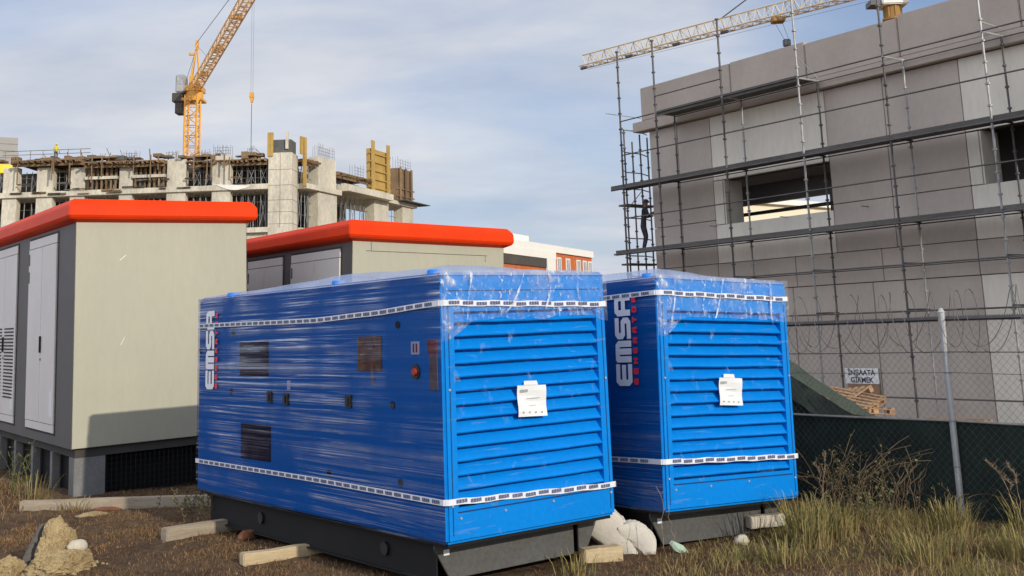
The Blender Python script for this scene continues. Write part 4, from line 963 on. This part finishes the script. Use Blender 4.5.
# ------------------------------------------------------------------ timbers, stones, bag and litter round the generators
def beam(label, w0, l0, w1, l1, sw, sh_, z, m, cat='timber', name='timber_beam', group='timbers on the ground'):
    P, Q_ = G(w0, l0), G(w1, l1); d = Q_-P; ln = d.length
    mb = MB(); n = 10; sec = [(-sw/2, 0), (sw/2, 0), (sw/2, sh_), (-sw/2, sh_)]; vs, fs = [], []
    for i in range(n+1):
        for (a, b) in sec: vs.append((ln*i/n, a*(1+.05*N3(i*.9, a, w0)), b+.01*N3(i*.7, b, l0)))
    for i in range(n):
        for k in range(4): fs.append((4*i+k, 4*i+(k+1) % 4, 4*i+4+(k+1) % 4, 4*i+4+k))
    fs += [(3, 2, 1, 0), (4*n, 4*n+1, 4*n+2, 4*n+3)]
    mb.add(vs, fs); o = mb.build(name, m, None, bevel=.008)
    tag(o, label, cat, group); o.location = (P.x, P.y, z); o.rotation_euler = (0, 0, math.atan2(d.y, d.x)); return o
beam('long pale squared timber lying in front of the nearest kiosk plinth', 3.27, 13.78, 5.35, 12.25, .12, .125, -.02, M['timber'])
beam('pale timber end sticking out under the far end of the long generator', 3.80, 10.66, 6.2, 10.86, .13, .12, -.02, M['timber'])
beam('yellowish squared timber sticking out under the middle of the long generator', 3.90, 9.09, 6.3, 8.86, .11, .10, -.03, M['pale_timber'])
beam('short pale timber block beside the white sack at the skid corner', 5.84, 7.02, 6.16, 6.93, .13, .13, -.02, M['pale_timber'])
beam('pale timber end poking out right of the farther generator skid', 7.66, 6.92, 7.99, 6.80, .10, .10, .05, M['stone'])
mb = MB(); mb.box(-.085, .085, -.05, .05, 0, .035); o = mb.build('foam_block', M['mint'], None, bevel=.004); tag(o, 'small pale green foam block leaning in front of the farther generator skid', 'block'); place(o, G(6.62, 6.74, .03), (R(35), R(22), TH+R(10)))
def rock(name, label, cat, w, l, z, sx, sy, sz, m, seed, sub=3, amp=.28, group=None, rz=0, tilt=0):
    bm = bmesh.new(); bmesh.ops.create_icosphere(bm, subdivisions=sub, radius=1)
    for v in bm.verts:
        p = v.co.copy(); k = 1 + amp*N3(p.x*1.5+seed, p.y*1.5, p.z*1.5) + amp*.5*N3(p.x*4, p.y*4+seed, p.z*4) + amp*.34*N3(p.x*10, p.y*10, p.z*10+seed) + (amp*.22*N3(p.x*23, p.y*23, p.z*23+seed) if sub > 4 else 0)
        v.co = Vector((p.x*sx*k, p.y*sy*k, p.z*sz*k))
    me = bpy.data.meshes.new(name); bm.to_mesh(me); bm.free(); me.materials.append(m)
    for p in me.polygons: p.use_smooth = sub < 5
    o = link(name, me); tag(o, label, cat, group); place(o, on_ground(w, l, z), (tilt, tilt*.5, TH+rz)); return o
rock('clay_clod', 'tall crumbly lump of dry yellow clay, peak of the heap at bottom left', 'clay', 2.70, 10.12, .12, .15, .14, .25, M['clay'], 4, 5, .25, 'lumps of dry clay')
rock('clay_clod', 'broad low lump of dry yellow clay in front of the tall one', 'clay', 2.66, 9.90, .04, .24, .20, .14, M['clay'], 9, 5, .27, 'lumps of dry clay')
rock('clay_clod', 'dry clay lump cut by the left edge of the picture', 'clay', 2.33, 10.12, .0, .14, .12, .13, M['clay'], 15, 5, .27, 'lumps of dry clay')
rock('clay_clod', 'small clay lump under the white stone', 'clay', 2.86, 10.0, .03, .10, .10, .11, M['clay'], 21, 5, .27, 'lumps of dry clay')
rock('stone', 'smooth whitish stone on the right flank of the clay heap', 'stone', 2.83, 9.98, .16, .085, .07, .055, M['stone'], 5, 3, .12, 'loose stones')
rock('stone', 'flat pale stone in the dirt behind the clay heap, before the long timber', 'stone', 3.75, 12.75, .01, .16, .08, .03, M['clay'], 8, 3, .3, 'loose stones')
rock('stone', 'small pale stone at the right end of the farther skid', 'stone', 7.33, 6.70, .03, .07, .06, .045, M['stone'], 12, 3, .25, 'loose stones')
rock('brick_chunk', 'reddish brown chunk under the edge of the long generator', 'brick', 4.40, 10.1, .03, .11, .07, .06, M['redbrick'], 2, 3, .2, 'brick pieces', R(20))
rock('brick_chunk', 'flat reddish piece of brick by the long timber', 'brick', 4.0, 13.05, .02, .17, .05, .025, M['redbrick'], 6, 3, .2, 'brick pieces', R(-40))
mb = MB(); r = random.Random(9)                                  # crumbs fallen off the clay heap: countless, one object
for i in range(420):
    a = r.gauss(0, 1); b = r.gauss(0, 1); p = on_ground(2.66+.11*a, 10.0+.13*b); q = r.uniform(.006, .03)*(1 if r.random() < .8 else 1.5); t = r.uniform(0, 3); hs = q*r.uniform(.5, 1)
    vs = [(p.x+q*math.cos(t+k*1.26)*r.uniform(.7, 1.25), p.y+q*math.sin(t+k*1.26)*r.uniform(.7, 1.25), p.z-.004) for k in range(5)] + [(p.x+q*.55*math.cos(t+k*1.26)*r.uniform(.6, 1.2), p.y+q*.55*math.sin(t+k*1.26)*r.uniform(.6, 1.2), p.z+hs*r.uniform(.8, 1.2)) for k in range(5)]
    mb.add(vs, [(k, (k+1) % 5, 5+(k+1) % 5, 5+k) for k in range(5)] + [(5, 6, 7, 8, 9)])
o = mb.build('clay_crumbs', M['clay']); o['kind'] = 'stuff'; tag(o, 'crumbs of dry yellow clay round the heap at bottom left', 'clay crumbs')
mb = MB(); mb.prism([(-.04, 0), (.04, 0), (.05, .3), (.02, .42), (-.035, .40)], 'y', -.02, .02); o = mb.build('broken_slab', M['plank'], None, bevel=.006); tag(o, 'weathered splintered board leaning on the left of the clay heap', 'board'); place(o, on_ground(2.46, 10.25, -.02), (R(-10), R(28), TH+R(0)))
# slumped woven sack between the two skids
def sack_part(name, length, width, thick, seed, parent, loc, rot):
    nu, nv = 72, 56; vs = []
    for side in (1, -1):
        for j in range(nv+1):
            for i in range(nu+1):
                u, v = 2*i/nu-1, 2*j/nv-1
                ed = max(0.0, (1-abs(u)**3.2))*max(0.0, (1-abs(v)**3.2)); t = thick*ed**.5
                pin = 1-.10*(1-abs(u))*0 - .16*(1-u*u)*(abs(v)**2)          # sides pulled in between the corners
                x = u*length*(1-.14*(1-v*v)*(abs(u)**2)); y = v*width*pin
                fold = .034*(1-2*abs(N3(u*.9+seed, v*3.0+u*.6, seed))) + .020*(1-2*abs(N3(u*1.6+seed, v*6.5-u*1.4, seed+3))) + .006*N3(u*9+seed, v*9, 2)
                z = side*t + side*fold*min(1, ed*2.5)*thick/.16
                z -= .10*thick/.16*(u*u)
                vs.append((x, y, z))
    n = (nu+1)*(nv+1); fs = []
    for j in range(nv):
        for i in range(nu):
            a = j*(nu+1)+i; fs.append((a, a+1, a+nu+2, a+nu+1)); fs.append((n+a, n+a+nu+1, n+a+nu+2, n+a+1))
    me = bpy.data.meshes.new(name); me.from_pydata(vs, [], fs)
    bm = bmesh.new(); bm.from_mesh(me); bmesh.ops.remove_doubles(bm, verts=bm.verts, dist=.002); bmesh.ops.recalc_face_normals(bm, faces=bm.faces); bm.to_mesh(me); bm.free()
    me.materials.append(M['sack'])
    for p in me.polygons: p.use_smooth = True
    o = link(name, me, parent); o.location = loc; o.rotation_euler = rot; return o
sk_ = thing('woven_sack', 'slumped whitish woven sack on the dirt between the two generators', 'sack', on_ground(6.27, 7.22, 0), (0, 0, TH))
sack_part('sack_body', .36, .18, .11, 3, sk_, (-.02, -.02, .21), (R(10), R(36), R(-28)))
sack_part('sack_corner', .19, .12, .08, 8, sk_, (.17, -.21, .12), (R(-8), R(38), R(-40)))

# ------------------------------------------------------------------ grass and weeds
GENS = [((-.542, 8.104), R(38.55)), ((1.13, 9.27), R(35.87))]
KIO = [((-5.60, 13.96), R(36.2), 2.3, 5.4), ((-2.34, 15.4), R(38), 2.66, 5.2)]
def blocked(x, y, m=0.0):
    for (o, a), (w, l) in zip(GENS, ((1.6, 4.4), (1.6, 4.4))):
        dx, dy = x-o[0], y-o[1]; u, v = dx*math.cos(a)+dy*math.sin(a), -dx*math.sin(a)+dy*math.cos(a)
        if .12-m < u < w-.05+m and .22-m < v < l+m: return True
    for (o, a, w, l) in KIO:
        dx, dy = x-o[0], y-o[1]; u, v = dx*math.cos(a)+dy*math.sin(a), -dx*math.sin(a)+dy*math.cos(a)
        if 0 < u < w and 0 < v < l: return True
    return False
def blades(name, n, region, hrange, wid, m, lean, seed, dens, clump=None):
    r = np.random.default_rng(seed); V, F = [], []
    x0, x1, y0, y1 = region; c = 0; tries = 0
    while c < n and tries < n*12:
        tries += 1
        x, y = r.uniform(x0, x1), r.uniform(y0, y1)
        k = dens(x, y)
        if r.random() > k or blocked(x, y): continue
        h = r.uniform(*hrange)*(.55+.45*k); a = r.uniform(0, 2*math.pi); ln = r.uniform(.1, 1)*lean*h; b = r.uniform(0, 2*math.pi)
        z = ground_h(x, y)-.01; ww = wid*r.uniform(.6, 1.3)
        cx, cy_ = math.cos(b)*ww, math.sin(b)*ww; lx, ly = math.cos(a)*ln, math.sin(a)*ln
        o = len(V)
        V += [(x-cx, y-cy_, z), (x+cx, y+cy_, z), (x+lx*.35-cx*.7, y+ly*.35-cy_*.7, z+h*.6), (x+lx*.35+cx*.7, y+ly*.35+cy_*.7, z+h*.6), (x+lx, y+ly, z+h*(1-.25*ln/max(h, .01)))]
        F += [(o, o+1, o+3, o+2), (o+2, o+3, o+4)]; c += 1
    me = bpy.data.meshes.new(name); me.from_pydata(V, [], F); me.materials.append(m)
    o = link(name, me); o['kind'] = 'stuff'; return o
def wl(x, y): return x*CT+y*ST, -x*ST+y*CT
def d_dry(x, y):
    w, l = wl(x, y); return max(0, min(1, .48+.7*N3(x*1.3, y*1.3, 8)+.35*N3(x*4, y*4, 3)))*(1 if w < 9.4 else 0)
def d_grn(x, y):
    w, l = wl(x, y)
    if w > 9.5: return 0
    k = sstep(6.3, 8.6, w)*sstep(8.5, 7.0, l) ; k = max(k, .9*sstep(6.75, 6.1, l)*sstep(5.2, 6.6, w))
    return k*max(0, min(1, .50+1.0*N3(x*1.7, y*1.7, 2)+.3*N3(x*6, y*6, 2)))
def d_left(x, y):
    w, l = wl(x, y); return sstep(4.1, 3.2, w)*sstep(12.4, 14.2, l)*max(0, .6+.6*N3(x*2, y*2, 6))
tag(blades('dry_grass', 90000, (-5.2, 5.2, 6.6, 14.6), (.02, .075), .0026, M['grass_dry'], 1.7, 1, d_dry), 'short dry brown grass over the bare earth', 'grass')
tag(blades('tall_grass', 15000, (.4, 5.6, 6.4, 11.5), (.04, .22), .0026, M['grass_grn'], 1.3, 2, d_grn), 'tall yellow green grass along the fence at lower right', 'grass')
tag(blades('bank_grass', 9000, (-9.5, -4.6, 11.0, 17.5), (.05, .17), .004, M['grass_dry'], 1.4, 3, d_left), 'dry brown grass on the low bank by the kiosk doors', 'grass')
def tuft(label, w, l, n, h, seed, spread=.16, m='grass_grn', lean=.75):
    r = random.Random(seed); mb = MB(); b = on_ground(w, l, -.02)
    for i in range(n):
        a, rr = r.uniform(0, 6.28), spread*math.sqrt(r.random())*.6; hh = h*r.uniform(.3, 1); ln = hh*lean*r.uniform(.15, 1); ww = .0045*r.uniform(.6, 1.3)
        x, y = rr*math.cos(a), rr*math.sin(a); a2 = a+r.uniform(-.7, .7); c, s = math.cos(a2), math.sin(a2); px, py = -s*ww, c*ww
        mb.add([(x-px, y-py, 0), (x+px, y+py, 0), (x+c*ln*.25+px*.8, y+s*ln*.25+py*.8, hh*.55), (x+c*ln*.25-px*.8, y+s*ln*.25-py*.8, hh*.55), (x+c*ln*.62+px*.5, y+s*ln*.62+py*.5, hh*.86), (x+c*ln*.62-px*.5, y+s*ln*.62-py*.5, hh*.86), (x+c*ln, y+s*ln, hh*(1-.12*lean))],
               [(0, 1, 2, 3), (3, 2, 4, 5), (5, 4, 6)])
    o = mb.build('grass_tuft', M[m]); tag(o, label, 'grass tuft', 'grass tufts'); o.location = b; return o
tuft('dense arching grass tuft right in front of the farther generator corner', 7.65, 6.25, 230, .50, 1, .34)
tuft('grass tuft between the farther generator and the dry reed', 8.15, 6.35, 160, .42, 2, .3)
tuft('yellowish grass tuft at the foot of the pale fence post, left of it', 8.9, 5.75, 150, .36, 3, .3)
tuft('grass tuft at the right edge under the netting', 9.2, 5.15, 170, .42, 4, .35)
tuft('grass tuft low in front at bottom right corner', 8.3, 4.75, 200, .30, 5, .4)
tuft('bright yellow green grass tuft midway between the leafy weed and the pale fence post', 8.65, 5.6, 170, .34, 21, .4)
tuft('yellow green grass tuft at the bottom edge near the right corner', 7.75, 5.2, 190, .30, 22, .45)
tuft('thin grass tuft at the bottom edge below the farther skid', 6.9, 5.9, 110, .26, 6, .3)
tuft('dry thin grass against the front skid of the long generator', 5.55, 6.75, 70, .22, 7, .25)
tuft('grass tuft growing in front of the kiosk plinth beside the long timber', 3.55, 14.35, 40, .42, 8, .35)
tuft('grass tuft at the left edge below the kiosk doors', 3.1, 15.2, 45, .36, 9, .45)
tuft('small yellowish tuft over the left part of the long timber', 3.75, 13.35, 60, .20, 10, .25, lean=1.2)
def weed(label, w, l, stems, h, seed, arch=.4, plume=False, leaves=0, m='weed', spread=.18, r0=.004):
    r = random.Random(seed); t = thing('dry_weed', label, 'weed', on_ground(w, l, -.02), (0, 0, 0), 'dry weeds by the fence' if plume or arch > .5 else None)
    mb = MB(); lf = MB(); pm = MB()
    for i in range(stems):
        a = r.uniform(0, 6.28); rr = spread*r.random(); p = Vector((rr*math.cos(a), rr*math.sin(a), 0)); hh = h*r.uniform(.6, 1); a2 = r.uniform(0, 6.28); pts = [p.copy()]
        k = arch*r.uniform(.3, 1.2)
        for s in range(1, 10):
            u = s/9; pts.append(p + Vector((math.cos(a2)*k*hh*u*u + .02*r.uniform(-1, 1), math.sin(a2)*k*hh*u*u+.02*r.uniform(-1, 1), hh*(u - .35*k*u*u*u))))
        for q, q2 in zip(pts[:-1], pts[1:]): mb.bar(q, q2, r0, 3, r0*.8)
        for s in range(3, 9):
            if r.random() < .8:
                d = Vector((r.uniform(-1, 1), r.uniform(-1, 1), r.uniform(.1, .8))).normalized()*r.uniform(.04, .13)*h; mb.bar(pts[s], pts[s]+d, r0*.5, 3, r0*.3)
                for q in range(leaves):
                    c = pts[s]+d*r.uniform(.3, 1); u = Vector((r.uniform(-1, 1), r.uniform(-1, 1), r.uniform(-.5, .6))).normalized()*r.uniform(.012, .032); v = u.orthogonal().normalized()*u.length*.45
                    lf.add([c, c+u*.5+v, c+u, c+u*.5-v], [(0, 1, 2, 3)])
        if plume:
            for q in range(60):
                u = r.random(); k2 = 6+u*2.9; i0 = min(8, int(k2)); c = pts[i0].lerp(pts[min(9, i0+1)], k2-i0); d = Vector((r.uniform(-1, 1), r.uniform(-1, 1), r.uniform(.2, 1.6))).normalized()*r.uniform(.015, .04); pm.bar(c, c+d, .0022, 3, .0012)
    mb.build('stem', M[m], t)
    if lf.v: lf.build('leaves', M['weedleaf'], t)
    if pm.v: pm.build('seed_head', M['plume'], t)
    return t
weed('tall dry reed with a brown seed plume right of the farther generator', 8.55, 6.75, 2, .80, 3, .22, True, 0, 'plume', .06)
weed('tangle of arching dry brown stems in front of the netting, right of the reed', 9.0, 6.75, 56, .92, 5, 1.0, False, 1, 'weed', .34, .0028)
weed('upright dry stems in the middle of the netting', 9.2, 6.4, 16, .72, 6, .6, False, 0, 'weed', .2, .003)
weed('greenish leafy weed in front of the dry stem tangle', 8.75, 6.4, 12, .46, 8, .4, False, 5, 'weed', .2)
weed('thin dry weeds leaning at the foot of the pale fence post', 9.35, 6.0, 9, .42, 12, .7, False, 1, 'weed', .25)
weed('feathery dry weed at the right edge against the netting', 9.3, 5.2, 8, .78, 13, .6, True, 0, 'plume', .2, .003)
weed('dry stem with small leaves growing at the far bottom corner of the long generator', 4.25, 11.0, 5, .55, 14, .3, False, 4, 'weed', .15)
weed('low leafy weeds before the plinth grating of the nearest kiosk', 4.55, 12.2, 12, .30, 15, .5, False, 3, 'weed', .35)
weed('thin yellow stems beside the kiosk plinth at the left', 3.4, 14.6, 9, .75, 16, .3, False, 1, 'weedleaf', .2)
weed('single thin grass stem in front of the farther generator skid', 6.35, 6.55, 2, .62, 17, .15, False, 0, 'plume', .05, .0025)
# loose pebbles and straw: countless, one object
mb = MB(); r = random.Random(4)
for i in range(900):
    x, y = r.uniform(-4.8, 5), r.uniform(6.8, 14)
    if blocked(x, y): continue
    s = r.uniform(.005, .016)*(1 if r.random() < .93 else 1.9); z = ground_h(x, y); a = r.uniform(0, 3)
    vs = [(x+s*math.cos(a+k*1.57)*r.uniform(.7, 1.2), y+s*math.sin(a+k*1.57)*r.uniform(.7, 1.2), z-.005) for k in range(4)] + [(x+s*.4*math.cos(a+k*1.57), y+s*.4*math.sin(a+k*1.57), z+s*r.uniform(.5, .9)) for k in range(4)]
    mb.add(vs, [(0, 1, 5, 4), (1, 2, 6, 5), (2, 3, 7, 6), (3, 0, 4, 7), (4, 5, 6, 7)])
o = mb.build('pebbles', M['crumb']); o['kind'] = 'stuff'; tag(o, 'loose pebbles and crumbs scattered on the dirt', 'pebbles')

# ------------------------------------------------------------------ sun, sky, camera
AZ, EL = R(2.0), R(21.2)
sv = G(math.sin(AZ), -math.cos(AZ)); sun_dir = Vector((sv.x*math.cos(EL), sv.y*math.cos(EL), math.sin(EL)))
sl_ = bpy.data.lights.new('sun', 'SUN'); sl_.energy = 2.95; sl_.angle = R(.5); sl_.color = (1.0, .93, .80)
so = bpy.data.objects.new('sun', sl_); C.objects.link(so); so.rotation_euler = sun_dir.to_track_quat('Z', 'Y').to_euler(); so.location = (20, -20, 20)
W = bpy.data.worlds.new('World'); bpy.context.scene.world = W; W.use_nodes = True
nt = W.node_tree; nt.nodes.clear(); L = nt.links.new
out = nt.nodes.new('ShaderNodeOutputWorld')
sky = nt.nodes.new('ShaderNodeTexSky'); sky.sky_type = 'NISHITA'; sky.sun_disc = False; sky.sun_elevation = EL
sky.sun_rotation = math.atan2(sun_dir.x, sun_dir.y); sky.air_density = 1.0; sky.dust_density = 1.2; sky.ozone_density = 1.5
bg1 = nd(nt, 'ShaderNodeBackground', Strength=.115); tnt = nd(nt, 'ShaderNodeVectorMath', operation='MULTIPLY'); L(sky.outputs[0], tnt.inputs[0]); tnt.inputs[1].default_value = (.70, .90, 1.18); L(tnt.outputs[0], bg1.inputs[0])
tc = nd(nt, 'ShaderNodeTexCoord'); sp = nd(nt, 'ShaderNodeSeparateXYZ'); L(tc.outputs['Generated'], sp.inputs[0])
zz = nd(nt, 'ShaderNodeMath', operation='MAXIMUM'); L(sp.outputs[2], zz.inputs[0]); zz.inputs[1].default_value = 0.0
za = nd(nt, 'ShaderNodeMath', operation='ADD'); L(zz.outputs[0], za.inputs[0]); za.inputs[1].default_value = .22
dv = nd(nt, 'ShaderNodeVectorMath', operation='SCALE')
iv = nd(nt, 'ShaderNodeMath', operation='DIVIDE'); iv.inputs[0].default_value = 1.0; L(za.outputs[0], iv.inputs[1]); L(tc.outputs['Generated'], dv.inputs[0]); L(iv.outputs[0], dv.inputs['Scale'])
mp = nd(nt, 'ShaderNodeMapping'); mp.inputs['Scale'].default_value = (.9, 1.5, .6); mp.inputs['Location'].default_value = (3.4, 1.3, 0); mp.inputs['Rotation'].default_value = (0, 0, R(-25)); L(dv.outputs[0], mp.inputs[0])
cn = nd(nt, 'ShaderNodeTexNoise', Scale=1.25, Detail=8.0, Roughness=.55, Distortion=.3); L(mp.outputs[0], cn.inputs['Vector'])
cr_ = ramp(nt, [(.36, (.60, .60, .60, 1)), (.60, (1, 1, 1, 1))]); L(cn.outputs['Fac'], cr_.inputs[0])
# less cloud toward the right-hand upper sky
dt = nd(nt, 'ShaderNodeVectorMath', operation='DOT_PRODUCT'); L(tc.outputs['Generated'], dt.inputs[0]); dt.inputs[1].default_value = (.36, .87, .33)
mr = nd(nt, 'ShaderNodeMapRange'); mr.inputs['From Min'].default_value = .975; mr.inputs['From Max'].default_value = 1.0; mr.inputs['To Min'].default_value = 1.0; mr.inputs['To Max'].default_value = .08; L(dt.outputs['Value'], mr.inputs[0])
mf = nd(nt, 'ShaderNodeMath', operation='MULTIPLY'); L(cr_.outputs[0], mf.inputs[0]); L(mr.outputs[0], mf.inputs[1])
cn2 = nd(nt, 'ShaderNodeTexNoise', Scale=2.3, Detail=6.0, Roughness=.55); L(mp.outputs[0], cn2.inputs['Vector'])
cc = ramp(nt, [(.3, (.53, .58, .69, 1)), (.7, (.74, .76, .805, 1))]); L(cn2.outputs['Fac'], cc.inputs[0])
bg2 = nd(nt, 'ShaderNodeBackground', Strength=1.0); L(cc.outputs[0], bg2.inputs[0])
# clouds brightened to the left, out of view: added fill for the shaded faces
dt2 = nd(nt, 'ShaderNodeVectorMath', operation='DOT_PRODUCT'); L(tc.outputs['Generated'], dt2.inputs[0]); dt2.inputs[1].default_value = (-.88, -.38, .28)
mr2 = nd(nt, 'ShaderNodeMapRange'); mr2.inputs['From Min'].default_value = .15; mr2.inputs['From Max'].default_value = .8; mr2.inputs['To Min'].default_value = 1.0; mr2.inputs['To Max'].default_value = 1.95; L(dt2.outputs['Value'], mr2.inputs[0]); L(mr2.outputs[0], bg2.inputs['Strength'])
ms = nd(nt, 'ShaderNodeMixShader'); L(mf.outputs[0], ms.inputs[0]); L(bg1.outputs[0], ms.inputs[1]); L(bg2.outputs[0], ms.inputs[2]); L(ms.outputs[0], out.inputs[0])

cd = bpy.data.cameras.new('camera'); cam = bpy.data.objects.new('camera', cd); C.objects.link(cam)
cd.sensor_fit = 'HORIZONTAL'; cd.sensor_width = 36; cd.lens = 36*1097.7/1024; cd.shift_y = -(288-120.08)/1024; cd.clip_start = .05; cd.clip_end = 4000
cam.matrix_world = Matrix.Translation((0, 0, 1.78)) @ Matrix.Rotation(R(90+11.04), 4, 'X') @ Matrix.Rotation(R(-1.81), 4, 'Z')
S = bpy.context.scene; S.camera = cam
S.view_settings.view_transform = 'Standard'; S.view_settings.look = 'None'; S.view_settings.exposure = 0; S.view_settings.gamma = 1
S.render.engine = 'CYCLES'; S.cycles.transparent_max_bounces = 16; S.cycles.max_bounces = 8
